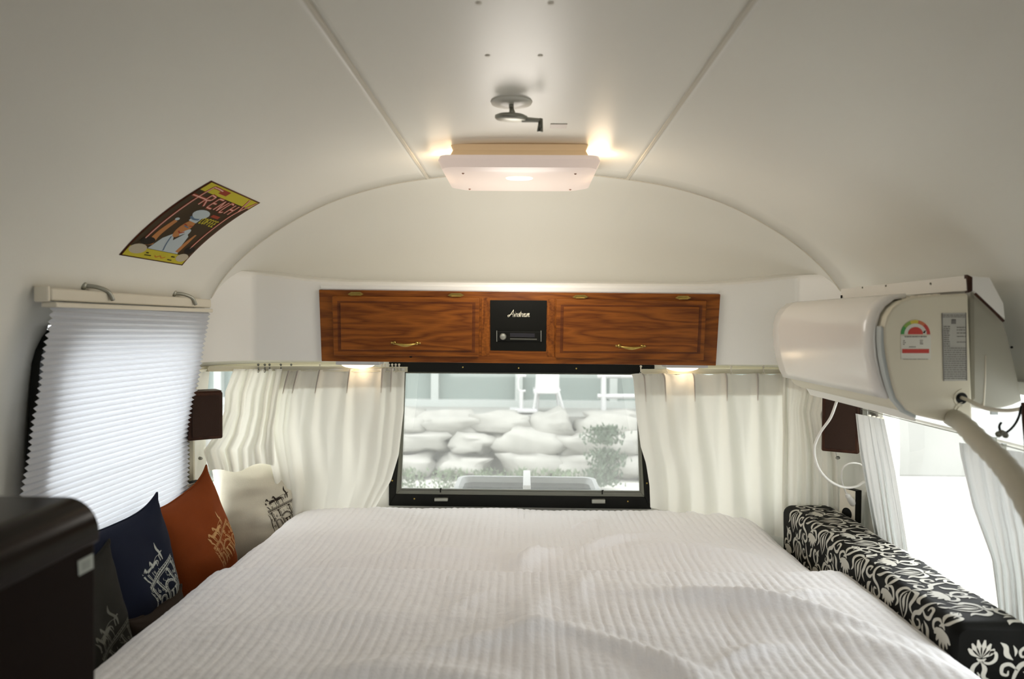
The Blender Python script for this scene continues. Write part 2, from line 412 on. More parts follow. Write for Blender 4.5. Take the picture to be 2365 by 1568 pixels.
# ------------------------------------------------------------------ side window with the pleated blind (left wall)
def wallp(side, y, z, off=0): return Vector((side * (profX(z) - off), y, z))
def rrect(y0, y1, z0, z1, r, n=6):
    pts = []
    for cy, cz, q0 in ((y1-r, z1-r, 0), (y0+r, z1-r, 90), (y0+r, z0+r, 180), (y1-r, z0+r, 270)):
        for k in range(n+1):
            q = math.radians(q0 + 90*k/n); pts.append((cy + r*math.cos(q), cz + r*math.sin(q)))
    return pts
def side_frame(parent, side, H, mt, wd=.03, r=.09):
    y0, y1, z0, z1 = H
    a = rrect(y0-wd, y1+wd, z0-wd, z1+wd, r+wd); b = rrect(y0+.01, y1-.01, z0+.01, z1-.01, r)
    P = [[wallp(side, *p, 0) for p in a], [wallp(side, *p, .02) for p in a], [wallp(side, *p, .02) for p in b], [wallp(side, *p, -.02) for p in b]]
    return grid('window_frame', P, mt, parent, smooth=False, close_v=True)
wl = empty('window_4', (-1.18, 2.1, 1.1)); tag(wl, 'side window behind the pleated blind', kind='structure')
side_frame(wl, -1, LW, M['blackm'])
grid('pane', [[wallp(-1, y, z, -.012) for z in np.linspace(LW[2], LW[3], 6)] for y in (LW[0], LW[1])], M['glassc'], wl)
for z in (.95, 1.07, 1.19, 1.31): MB().lathe(wallp(-1, 1.745, z, .02), (1, 0, 0), [(.004, 0), (.004, .002), (.002, .003)], 8).build('screw', M['black'], wl)
MB().box(-1.19, -1.165, 1.735, 1.76, 1.14, 1.165).build('window_catch', M['black'], wl)

bl = empty('pleated_blind', (-1.12, 2.08, 1.5), 'white pleated blind glowing over the side window beside the cushions', 'blind')
BY0, BY1 = 1.675, 2.515
def bx(z): return -(1.09 + .075 * max(0, (1.48 - z)) / .45 if z > 1.03 else 1.163 + .004 * (1.03 - z) / .3)
zt = 1.478; npl = 44; zb = .80
P_ = []
for i in range(npl * 2 + 1):
    z = zt + (zb - zt) * i / (npl * 2); x = bx(z) + (.005 if i % 2 else -.005)
    P_.append([Vector((x, BY0 + (BY1-BY0) * j / 8 + .002*math.sin(i*.3), z + .012*(1-j/8))) for j in range(9)])
grid('pleated_shade', P_, M['blind'], bl, smooth=False)
mb = MB(); mb.box(-1.125, -1.085, BY0 - .01, BY1 + .005, 1.492, 1.522)
bevel(mb.build('headrail', M['cream'], bl), .006, 3)
mb = MB(); mb.box(-1.115, -1.078, BY0 - .004, BY1 + .002, 1.477, 1.489)
bevel(mb.build('top_slat', M['cream'], bl), .003)
mb = MB(); mb.box(-1.178, -1.155, BY0, BY1, .785, .805); bevel(mb.build('bottom_rail', M['cream'], bl), .004)
bevel(MB().box(-1.122, -1.088, BY0 - .020, BY0 - .008, 1.489, 1.526).build('end_cap', M['cream'], bl), .004)
for y in (1.845, 2.325):
    mb = MB(); mb.tube(catmull([(-1.118, y, 1.534), (-1.10, y + .018, 1.533), (-1.082, y + .042, 1.522), (-1.077, y + .055, 1.500)], 4), .0055, 8)
    mb.lathe((-1.128, y - .004, 1.537), (1, .2, -.2), [(.011, 0), (.011, .012), (.006, .016)], 12)
    mb.build('bracket', M['steel'], bl, True)

# ------------------------------------------------------------------ opposite side window
wr = empty('window_5', (1.19, 1.85, 1.0)); tag(wr, 'side window behind the damask bolster', kind='structure')
side_frame(wr, 1, RW, M['wall'], .02, .03)
grid('pane', [[wallp(1, y, z, -.012) for z in np.linspace(RW[2], 1.155, 6)] for y in (RW[0], RW[1])], M['glassc'], wr)
grid('upper_pane', [[wallp(1, y, z, -.012) for z in np.linspace(1.165, RW[3], 6)] for y in (RW[0], RW[1])], M['glassb'], wr)
MB().tube([wallp(1, RW[0], 1.16, .0), wallp(1, RW[1], 1.16, .0)], .006, 6).build('glazing_bar', M['white'], wr)

# ------------------------------------------------------------------ overhead oak cabinet
def fpt(px, py, h=0): return atP(px, py, FP0 + FN * h, FN)
def plate(mb, q, h0, h1): return mb.prism([fpt(x, y, h0) for x, y in q], FN * (h1 - h0))
cab = empty('overhead_cabinet', fpt(1198, 835, 0), 'stained oak cabinet with two flap doors above the rear window', 'cabinet')
bevel(plate(MB(), [(747, 665), (1654, 675), (1644, 836), (753, 826)], -.05, .012).build('face_frame', M['oak'], cab), .0015)
plate(MB(), [(742, 667), (749, 667), (756, 826), (751, 826)], -.02, .008).build('edge_gap', M['black'], cab)
plate(MB(), [(745, 657), (1656, 667), (1655, 675), (746, 665)], -.02, .005).build('top_trim', M['fascia'], cab)
def door(q, inner, hinges, hq, up):
    d = plate(MB(), q, .012, .024).build('door', M['oak'], cab); bevel(d, .004, 3)
    # raised panel : dark recess moulding then proud field
    iq = inner; cxm = sum(p[0] for p in iq)/4; cym = sum(p[1] for p in iq)/4
    def grow(k): return [(x + (k if x > cxm else -k), y + (k*.6 if y > cym else -k*.6)) for x, y in iq]
    plate(MB(), grow(7), .024, .0246).build('moulding', M['oakd'], d)
    bevel(plate(MB(), iq, .0246, .029).build('raised_panel', M['oak'], d), .0035, 2)
    # handle
    (x0, y0, x1, y1) = hq; ym = (y0+y1)/2; hm = MB()
    n_ = FN
    pl = fpt(x0 + 7, ym - 2, .0295); pr = fpt(x1 - 7, ym - 1, .0295)
    for p in (pl, pr):
        hm.lathe(p, n_, [(.0075, -.001), (.0075, .002), (.005, .005), (.002, .007)], 10)
        s_ = -1 if p is pl else 1
        hm.lathe(p + Vector((s_*.010, 0, 0)), n_, [(.0045, -.001), (.004, .002), (.001, .003)], 8)
    mid = [pl + n_*.003, pl + n_*.015 + Vector((.010, 0, -.001)), (pl+pr)/2 + n_*.022 + Vector((0, 0, -.004)), pr + n_*.015 + Vector((-.010, 0, -.001)), pr + n_*.003]
    pts = catmull(mid, 5); k = len(pts)
    hm.tube(pts, [.003 + .0035 * math.exp(-((i/(k-1)-.5)/.2)**2) for i in range(k)], 10)
    hm.build('handle', M['brass'], d, True)
    for (a, b, c, e) in hinges:
        h = MB(); plate(h, [(a+8, b), (c-8, b), (c, (b+e)/2), (c-8, e-2), (a+8, e-2), (a, (b+e)/2)], .0242, .0262)
        y_ = (b+e)/2 + 2
        h.tube([fpt(a+9, y_, .028), fpt(c-9, y_, .028)], .0025, 8); [h.lathe(fpt(q_, y_-3, .0262), FN, [(.002, 0), (.001, .001)], 6) for q_ in (a+8, c-8)]
        h.build('hinge', M['brass'], d)
    return d
door([(768, 683), (1108, 687), (1106, 823), (772, 820)], [(786, 699), (1091, 702), (1090, 810), (788, 807)],
     [(803, 674, 840, 685), (1034, 677, 1072, 687)], (904, 787, 970, 800), 1)
door([(1284, 689), (1631, 694), (1624, 831), (1282, 826)], [(1302, 708), (1615, 709), (1610, 813), (1300, 811)],
     [(1322, 681, 1359, 691), (1559, 683, 1596, 693)], (1423, 794, 1490, 807), 1)
bevel(plate(MB(), [(1112, 687), (1130, 687), (1130, 822), (1112, 822)], .012, .0135).build('stile', M['oakv'], cab), .0006)
bevel(plate(MB(), [(1265, 690), (1281, 690), (1280, 824), (1263, 824)], .012, .0135).build('stile', M['oakv'], cab), .0006)
MB().lathe(fpt(949, 822, .012), FN, [(.006, 0), (.006, .002), (.003, .003)], 12).build('lock', M['black'], cab)

rad = empty('car_radio', fpt(1198, 752, .01), 'black panel with white script lettering and small car stereo, set in the oak cabinet', 'radio')
bevel(plate(MB(), [(1132, 693), (1263, 694), (1261, 811), (1132.5, 809)], .0122, .0150).build('panel', M['black'], rad), .001)
bevel(plate(MB(), [(1148, 764), (1250, 765), (1250, 788), (1148, 787)], .0150, .021).build('stereo_face', M['blackm'], rad), .002)
plate(MB(), [(1178, 769), (1235, 770), (1235, 779), (1178, 778)], .021, .0216).build('display', mat('display_grey', (.03, .03, .035), .15), rad)
plate(MB(), [(1178, 781), (1240, 782), (1240, 785), (1178, 784)], .021, .0222).build('button_row', M['grey'], rad)
for x in (1147.5, 1249.5): plate(MB(), [(x-.8, 763), (x+.8, 763), (x+.8, 788), (x-.8, 788)], .0150, .0225).build('edge_trim', M['steel'], rad)
MB().lathe(fpt(1161.7, 777, .021), FN, [(.013, 0), (.013, .004), (.010, .010), (.009, .0105)], 20).build('knob', M['steel'], rad, True)

# ribbons: brush strokes laid on any surface map
def stroke(mb, pts, wd, fmap, n=5, taper=(0, 0)):
    """pts 2d control points, wd list/const half widths"""
    c = catmull([(a, b, 0) for a, b in pts], n); m = len(c)
    if not isinstance(wd, (list, tuple)): wd = [wd] * len(pts)
    k = len(mb.V)
    for i, p in enumerate(c):
        t = c[min(i+1, m-1)] - c[max(i-1, 0)]
        if t.length < 1e-9: t = Vector((1, 0, 0))
        t.normalize(); nn = Vector((-t.y, t.x, 0)); u = i / (m-1) * (len(wd)-1); a = int(min(u, len(wd)-2)); q = u - a
        q = q*q*(3-2*q); w_ = wd[a] * (1-q) + wd[a+1] * q
        for s in (-1, 1):
            r = p + nn * w_ * s; mb.V.append(Vector(fmap(r.x, r.y)))
    for i in range(m-1): mb.F.append((k+2*i, k+2*i+1, k+2*i+3, k+2*i+2))
def poly2(mb, pts, fmap):
    v = [Vector((a, b, 0)) for a, b in pts]; k = len(mb.V)
    for p in v: mb.V.append(Vector(fmap(p.x, p.y)))
    for t in tessellate_polygon([v]): mb.F.append(tuple(k + i for i in t))
def blob(mb, cx, cy, rx, ry, fmap, n=14, rot=0):
    poly2(mb, [(cx + rx*math.cos(q)*math.cos(rot) - ry*math.sin(q)*math.sin(rot), cy + rx*math.cos(q)*math.sin(rot) + ry*math.sin(q)*math.cos(rot)) for q in [2*math.pi*i/n for i in range(n)]], fmap)
# script lettering (units: x-height = 1)
GL = {
 'A': ([[(-.5, .1), (-.35, .0), (.0, .15), (.6, 1.1), (1.05, 1.95), (1.12, 1.9), (1.15, 1.0), (1.25, .05), (1.45, .05)], [(-.5, .1), (-.5, .35), (-.1, .5), (.6, .75), (1.3, .8)]], 1.55),
 'i': ([[(0, .25), (.25, .95), (.22, .2), (.35, .02), (.55, .25)], [(.3, 1.3), (.33, 1.38)]], .5),
 'r': ([[(0, .25), (.22, 1.0), (.35, .85), (.5, .9), (.47, .3), (.55, .02), (.75, .25)]], .68),
 's': ([[(0, .2), (.3, .95), (.38, 1.0), (.42, .6), (.5, .25), (.35, .02), (.12, .08)], [(.35, .02), (.6, .2)]], .55),
 't': ([[(0, .25), (.25, 1.0), (.38, 1.75)], [(.38, 1.75), (.25, .4), (.32, .02), (.55, .22)], [(.0, 1.12), (.62, 1.2)]], .5),
 'e': ([[(0, .25), (.35, .6), (.42, .9), (.28, 1.0), (.15, .7), (.15, .25), (.3, .02), (.6, .28)]], .55),
 'a': ([[(.5, .9), (.3, 1.0), (.08, .7), (.08, .2), (.22, .02), (.42, .3), (.56, .95)], [(.56, .95), (.5, .2), (.6, .02), (.78, .25)]], .74),
 'm': ([[(0, .25), (.15, .95), (.2, .9), (.14, .02)], [(.16, .3), (.35, .95), (.46, .95), (.42, .02)], [(.44, .3), (.62, .95), (.74, .95), (.72, .2), (.8, .02), (1.05, .25)]], 1.0)}
mb = MB(); xx = 0
A0 = fpt(1176, 731.5, .0153); A1 = fpt(1223, 731.8, .0153); UP = (fpt(1176, 719, .0153) - A0).normalized()
word = 'Airstream'; tot = sum(GL[c][1] for c in word); sc_ = (A1 - A0).length / tot
UX = (A1 - A0).normalized()
for ch in word:
    for st in GL[ch][0]:
        stroke(mb, [(xx + a + .18*b, b) for a, b in st], [.035, .085, .065, .03], lambda u, v: A0 + UX*u*sc_ + UP*v*sc_*1.15)
    xx += GL[ch][1]
mb.build('script_lettering', mat('lettering_ivory', (.85, .80, .62), .5), rad)

# ------------------------------------------------------------------ under-cabinet lights
for (x0, x1, lab, n_) in ((775, 876, 'small white light under the cabinet beside the blind-side curtain', 0), (1538, 1636, 'small white light under the cabinet beside the air conditioner side curtain', 1)):
    p0 = at(x0, 838, 2.79); p1 = at(x1, 838, 2.79); c = (p0 + p1) / 2; hw_ = (p1.x - p0.x) / 2
    e = empty('under_cabinet_light', (c.x, 2.83, 1.30), lab, 'light', 'lights under the overhead cabinet')
    mb = MB().box(c.x - hw_, c.x + hw_, 2.79, 2.88, 1.284, 1.2995); bevel(mb.build('housing', mat('grey_white_housing%d' % n_, (.6, .6, .6), .4), e), .003)
    hx = hw_ * .78; P_ = []
    for i in range(9):
        t = i / 8 * math.pi; P_.append([Vector((c.x - .008 + hx * math.cos(q) * (math.sin(t/2)), 2.835 + .036 * math.sin(q) * math.sin(t/2), 1.284 - .016 * math.cos(t/2))) for q in [2*math.pi*j/20 for j in range(20)]])
    grid('lens', P_, mat('lit_lens%d' % n_, (.9, .85, .75), .4, emit=(1, .80, .60), estr=1.5), e, close_v=True)
    lamp('lamp_glow', 'POINT', (c.x, 2.84, 1.255), .13, WARM, .03)

# ------------------------------------------------------------------ ceiling lamp
lx = .0
LC = Vector((at(1200, 400, 2.3).x, 2.30, 1.965))
cl = empty('ceiling_lamp', LC, 'lit white ceiling lamp with a shallow tray diffuser, above the ring seam', 'lamp')
def rr2(cx, cy, hx, hy, r, z, n=5):
    out = []
    for sx_, sy_, q0 in ((1, 1, 0), (-1, 1, 90), (-1, -1, 180), (1, -1, 270)):
        for k in range(n+1):
            q = math.radians(q0 + 90*k/n); out.append(Vector((cx + sx_*(hx-r) + r*math.cos(q), cy + sy_*(hy-r) + r*math.sin(q), z)))
    return out
def loft(name, rings, mt, parent, cap=True, smooth=True):
    n = len(rings[0]); V = [p for r in rings for p in r]; Fs = []
    for i in range(len(rings)-1):
        for j in range(n): Fs.append((i*n+j, i*n+(j+1) % n, (i+1)*n+(j+1) % n, (i+1)*n+j))
    if cap: Fs.append(tuple(range((len(rings)-1)*n, len(rings)*n)))
    o = mesh(name, V, Fs, mt, parent, smooth); m = o.modifiers.new('ES', 'EDGE_SPLIT'); m.split_angle = math.radians(32); return o
lm = mat('cream_lamp_pan', (.80, .62, .38), .5, emit=(1, .72, .42), estr=.10)
loft('pan', [rr2(LC.x, 2.30, .202, .14, .012, 1.971), rr2(LC.x, 2.30, .196, .135, .012, 1.955), rr2(LC.x, 2.30, .208, .145, .012, 1.930)], lm, cl)
dm = mat('milky_diffuser', (.42, .37, .33), .4, emit=(1, .82, .72), estr=.42, transl=.2)
loft('diffuser', [rr2(LC.x, 2.305, .232, .178, .03, 1.932), rr2(LC.x, 2.305, .236, .182, .03, 1.920), rr2(LC.x, 2.305, .226, .176, .04, 1.897), rr2(LC.x, 2.305, .200, .160, .05, 1.889)], dm, cl)
loft('lit_spot', [rr2(LC.x, 2.24, .042, .032, .0319, 1.888), rr2(LC.x, 2.24, .040, .030, .0299, 1.886)], mat('clear_spot', (.95, .9, .85), .3, emit=(1, .88, .72), estr=.55), cl)
for dx, dy in ((-.165, -.13), (.165, -.13), (-.165, .125), (.165, .125)):
    MB().lathe((LC.x + dx, 2.305 + dy, 1.890), (0, 0, -1), [(.004, 0), (.004, .002), (.002, .004)], 8).build('screw', mat('screw_brown', (.25, .12, .07), .5), cl)
bulb = mat('hot_bulb', (1, .9, .75), .4, emit=(1, .78, .5), estr=9)
for dx in (-.212, .212):
    MB().tube([(LC.x + dx, 2.22, 1.938), (LC.x + dx, 2.36, 1.938)], .006, 8).build('bulb', bulb, cl)
lamp('ceiling_lamp_glow', 'POINT', (LC.x + .245, 2.26, 1.935), .42, WARM, .03)
lamp('ceiling_lamp_glow', 'POINT', (LC.x - .245, 2.26, 1.935), .16, WARM, .03)
lamp('fill_below_ceiling_lamp', 'POINT', (LC.x, 2.38, 1.63), 5.4, (1, .93, .85), .14)  # added point light in mid-air under the lamp, brightens dome and bed

# ------------------------------------------------------------------ roof vent crank
ck = empty('vent_crank', at(1181, 240, 1.76), 'small metal roof vent crank with a swing handle, on the ceiling behind the lamp', 'crank')
cz = 1.973; c0 = at(1181, 243, 1.76); cxx = c0.x
MB().lathe((cxx, 1.76, cz), (0, 0, -1), [(.05, -.002), (.048, .003), (.02, .006)], 32).build('base_plate', M['wall'], ck, True)
kz = at(1181, 272, 1.76).z
mb = MB().tube([(cxx, 1.76, cz-.003), (cxx, 1.76, cz - .014)], .006, 10); mb.tube([(cxx, 1.76, cz-.012), (cxx+.003, 1.76, kz+.006)], [.0045, .009], 10); mb.build('stem', M['steel'], ck, True)
ax = Vector((.04, -.12, 1)).normalized()
mb = MB().lathe((cxx, 1.76, kz), ax, [(.034, -.006), (.039, -.002), (.039, .004), (.030, .008), (.010, .010)], 28); mb.build('knob_disc', M['steel'], ck, True)
a_ = at(1205, 276, 1.76); b_ = at(1249, 278, 1.76)
MB().tube([a_, b_], [.007, .005], 8).build('arm', M['steel'], ck)
e_ = at(1247, 304, 1.76)
MB().tube([b_ + Vector((0, 0, .004)), (b_*.6 + e_*.4), e_], [.005, .006, .0075], 10).build('handle', M['grey'], ck, True)
# ceiling plugs
def ceil_hit(px, py):
    d = ray(px, py)
    lo, hi = .2, 6
    for _ in range(60):
        m = (lo+hi)/2; p = CL + d*m
        # inside shell ?
        ins = p.z < PROF[0].y and abs(p.x) < (profX(p.z) if p.z > 0 else 1)
        if ins: lo = m
        else: hi = m
    return CL + d*lo
for i, (x, y) in enumerate([(1105, 7), (1272, 7), (1126, 128), (1248, 128)]):
    p = ceil_hit(x, y); o = MB().lathe(p + Vector((0, 0, .001)), (0, 0, -1), [(.006, 0), (.005, .002), (.003, .003)], 12).build('trim_%d' % (6+i), M['seam']); tag(o, kind='structure')
p = ceil_hit(1290, 290)
o = MB().box(p.x-.022, p.x+.022, p.y-.02, p.y+.02, p.z-.0025, p.z+.001).build('trim_10', mat('patch', (.70, .64, .58), .5)); tag(o, kind='structure')

# ------------------------------------------------------------------ poster on the curved ceiling
ARC = [0]
for a, b in zip(PROF, PROF[1:]): ARC.append(ARC[-1] + (b - a).length)
def arc_of(p):      # arc length for a left-wall point
    best = min(range(len(PROF)), key=lambda i: (PROF[i].x - abs(p.x))**2 + (PROF[i].y - p.z)**2); return ARC[best]
def arc_pt(s, y, off):
    i = 0
    while i < len(ARC)-2 and ARC[i+1] < s: i += 1
    k = (s - ARC[i]) / (ARC[i+1]-ARC[i]); p = PROF[i].lerp(PROF[i+1], k); t = (PROF[i+1]-PROF[i]).normalized(); n = Vector((-t.y, t.x))
    if n.dot(Vector((-p.x, .9 - p.y))) < 0: n = -n
    q = p + n*off; return Vector((-q.x, y, q.y))
cn = [ceil_hit(*c) for c in ((487, 417), (600, 468), (418, 615), (273, 590))]
SS = [arc_of(c) for c in cn]; YY = [c.y for c in cn]
print('poster arcs', SS, YY)
def pmap(u, v, off=.0012):     # u 0..1 across (toward the end wall), v 0..1 downward
    s = (SS[0]*(1-u)+SS[1]*u)*(1-v) + (SS[3]*(1-u)+SS[2]*u)*v; y = (YY[0]*(1-u)+YY[1]*u)*(1-v) + (YY[3]*(1-u)+YY[2]*u)*v
    return arc_pt(s, y, off)
po = empty('chef_poster', pmap(.5, .5), 'dark poster with yellow bands and a chef, curved onto the sloping ceiling above the blind', 'poster')
def pcol(n, c): return mat('ink_' + n, c, .6, spec=.08)
ink = dict(brown=pcol('brown', (.045, .028, .012)), yel=pcol('yellow', (.50, .43, .035)), red=pcol('red', (.30, .05, .025)), pink=pcol('pink', (.72, .42, .34)),
           white=pcol('pale_blue', (.42, .48, .50)), skin=pcol('tan', (.42, .18, .06)), cup=pcol('cup', (.45, .40, .30)), blk=pcol('black', (.016, .012, .008)), blue=pcol('blue', (.10, .15, .22)), edge=pcol('edge', (.09, .03, .015)))
def prect(name, u0, u1, v0, v1, mt, off, n=16):
    o = grid(name, [[pmap(u0+(u1-u0)*i/4, v0+(v1-v0)*j/n, off) for j in range(n+1)] for i in range(5)], mt, po); return o
o = prect('sheet', 0, 1, 0, 1, ink['edge'], .001); solid(o, .0008, 0)
prect('print_field', .025, .975, .012, .988, ink['brown'], .0017)
prect('print_band', .025, .975, .012, .125, ink['yel'], .0020, 4)
prect('print_band', .025, .975, .885, .988, ink['yel'], .0020, 4)
def pstroke(name, items, mt, off, one=False):
    for grp in ([items] if one else [[i] for i in items]):
        mb = MB()
        for it in grp:
            if it[0] == 's': stroke(mb, it[1], it[2], lambda u, v: pmap(u, v, off), 6)
            elif it[0] == 'b': blob(mb, it[1], it[2], it[3], it[4], lambda u, v: pmap(u, v, off), 16, it[5] if len(it) > 5 else 0)
            elif it[0] == 'p': poly2(mb, it[1], lambda u, v: pmap(u, v, off))
        mb.build(name, mt, po)
LT = {'F': [[(.12, .78), (.125, .4), (.13, .08), (.17, .045), (.30, .05)], [(.03, .2), (.26, .2)]],
      'R': [[(.25, .28), (.25, .13), (.33, .14), (.33, .19), (.26, .21)], [(.28, .21), (.34, .28)]],
      'E': [[(.48, .14), (.40, .14), (.40, .28), (.48, .28)], [(.40, .21), (.46, .21)]],
      'N': [[(.52, .28), (.52, .14), (.58, .28), (.59, .14)]],
      'C': [[(.69, .15), (.64, .14), (.63, .21), (.64, .28), (.69, .27)]],
      'H': [[(.73, .14), (.73, .28)], [(.80, .14), (.80, .28)], [(.73, .21), (.80, .21)]],
      'Y': [[(.80, .02), (.86, .14), (.89, .2)], [(.96, .02), (.93, .1), (.88, .25), (.875, .45), (.87, .80)]]}
def lseg(pts):   # straight corners: double the points
    out = []
    for a, b in zip(pts, pts[1:]): out.append([a, ((a[0]+b[0])/2, (a[1]+b[1])/2), b])
    return out
red = []; pink = []
red.append(('p', [(.28, .03), (.42, .03), (.42, .09), (.28, .09)])); red.append(('p', [(.62, .335), (.76, .335), (.76, .37), (.62, .37)]))
for L_, sts in LT.items():
    for st in sts:
        for sg in ([st] if L_ in 'CYF' else lseg(st)):
            red.append(('s', sg, .016)); pink.append(('s', sg, .0062))
pstroke('neon_lettering_edge', red, ink['red'], .0024, True); pstroke('neon_lettering', pink, ink['pink'], .0028, True)
yl = []
CF = {'C': [[(.9, .1), (.3, 0), (.1, .5), (.3, 1), (.9, .9)]], 'O': [[(.5, 0), (.1, .3), (.1, .7), (.5, 1), (.9, .7), (.9, .3), (.5, 0)]], 'F': [[(.2, 1), (.2, .5), (.2, 0), (.9, 0)], [(.2, .5), (.7, .5)]], 'E': [[(.9, 0), (.2, 0), (.2, .5), (.2, 1), (.9, 1)], [(.2, .5), (.7, .5)]]}
for i, ch in enumerate('COFFEE'):
    for st in CF[ch]:
        yl.append(('s', [(.56 + .047*(i + a*.85), .40 + .075*b + .0*i) for a, b in st], .0065))
pstroke('yellow_lettering', yl, ink['yel'], .0026, True)
pstroke('print_shirt', [('p', [(.27, .88), (.33, .74), (.42, .66), (.50, .74), (.58, .62), (.66, .66), (.70, .78), (.76, .88)])], ink['white'], .0022)
pstroke('print_skin', [('b', .47, .58, .085, .125, .12), ('s', [(.24, .84), (.22, .70), (.25, .52)], [.05, .04, .03]), ('s', [(.72, .86), (.73, .76), (.74, .62)], [.03, .03, .015])], ink['skin'], .0024)
pstroke('print_hat', [('b', .46, .375, .13, .06), ('p', [(.38, .40), (.54, .40), (.54, .49), (.40, .48)]), ('b', .24, .50, .03, .018), ('s', [(.50, .66), (.57, .60), (.60, .66)], [.02, .03, .02])], ink['white'], .0026)
pstroke('print_line', [('s', [(.42, .70), (.46, .80), (.50, .87)], .008), ('s', [(.36, .43), (.44, .45), (.52, .44)], .012), ('s', [(.43, .55), (.51, .56)], .006)], ink['blue'], .0028)
pstroke('print_line', [('s', [(.40, .53), (.46, .54)], .006), ('s', [(.50, .54), (.55, .53)], .006), ('s', [(.43, .62), (.48, .64), (.53, .62)], .007)], ink['red'], .0030)
pstroke('print_cup', [('b', .15, .90, .12, .055), ('b', .88, .91, .10, .05)], ink['cup'], .0026)
pstroke('print_mark', [('b', .18, .80, .10, .045), ('b', .89, .81, .085, .045), ('s', [(.3, .925), (.34, .925)], .006), ('s', [(.3, .95), (.4, .95)], .005), ('s', [(.70, .92), (.76, .92)], .006), ('s', [(.68, .96), (.75, .96)], .005)], ink['blk'], .0028)
pstroke('print_small_text', [('s', [(.45, .94), (.49, .955), (.53, .935), (.57, .955), (.62, .94)], .006)], pcol('orange', (.5, .2, .03)), .0028)

# ------------------------------------------------------------------ curtain rails
def rail_run(name, pts, lab, gl, group=None):
    r = MB()
    for a, b in zip(pts, pts[1:]):
        a = Vector(a); b = Vector(b); t = (b-a).normalized(); n = Vector((-t.y, t.x, 0)).normalized()
        for (z0, z1, w_) in ((-.0095, -.006, .009), (.006, .0095, .009), (-.0095, .0095, .0025)):
            V = [q + n*s*w_ + Vector((0, 0, z)) for q in (a - t*.002, b + t*.002) for s in (-1, 1) for z in (z0, z1)]
            r.add(V, [(0, 1, 3, 2), (4, 6, 7, 5), (0, 4, 5, 1), (2, 3, 7, 6), (0, 2, 6, 4), (1, 5, 7, 3)])
    e = empty(name, pts[0], lab, 'curtain rail', group)
    r.build('track', M['rail'], e)
    for (x, y, Y) in gl:
        p = at(x, y, Y); mb = MB().lathe(p, (0, -1, 0), [(.0045, 0), (.0045, .004), (.002, .006)], 8)
        mb.box(p.x-.002, p.x+.002, p.y-.003, p.y+.001, p.z-.022, p.z)
        mb.tube(catmull([p + Vector((0, -.003, -.016)), p + Vector((.004, -.004, -.024)), p + Vector((0, -.004, -.030)), p + Vector((-.004, -.002, -.024))], 3), .0013, 5)
        mb.build('glider', M['cream'] if x > 700 else M['grey'], e)
    return e
RY = 2.885
rail_run('curtain_rail', [tuple(at(480, 852, 2.66)), tuple(at(560, 851, 2.78)), tuple(at(650, 851, 2.855)), tuple(at(940, 853, RY))], 'cream curtain rail with many gliders on the blind side of the rear window',
         [(x, 842, min(RY, 2.78 + (x-560)*.0009) - .008) for x in (597, 612, 623, 649, 673, 739, 882, 890, 898, 906, 914, 922)])
rail_run('curtain_rail', [tuple(at(1482, 858, RY)), tuple(at(1740, 858, 2.875)), tuple(at(1818, 858, 2.85))], 'cream curtain rail on the air conditioner side of the rear window',
         [(x, 846, 2.85) for x in (1480, 1540, 1688, 1763, 1804, 1815)])

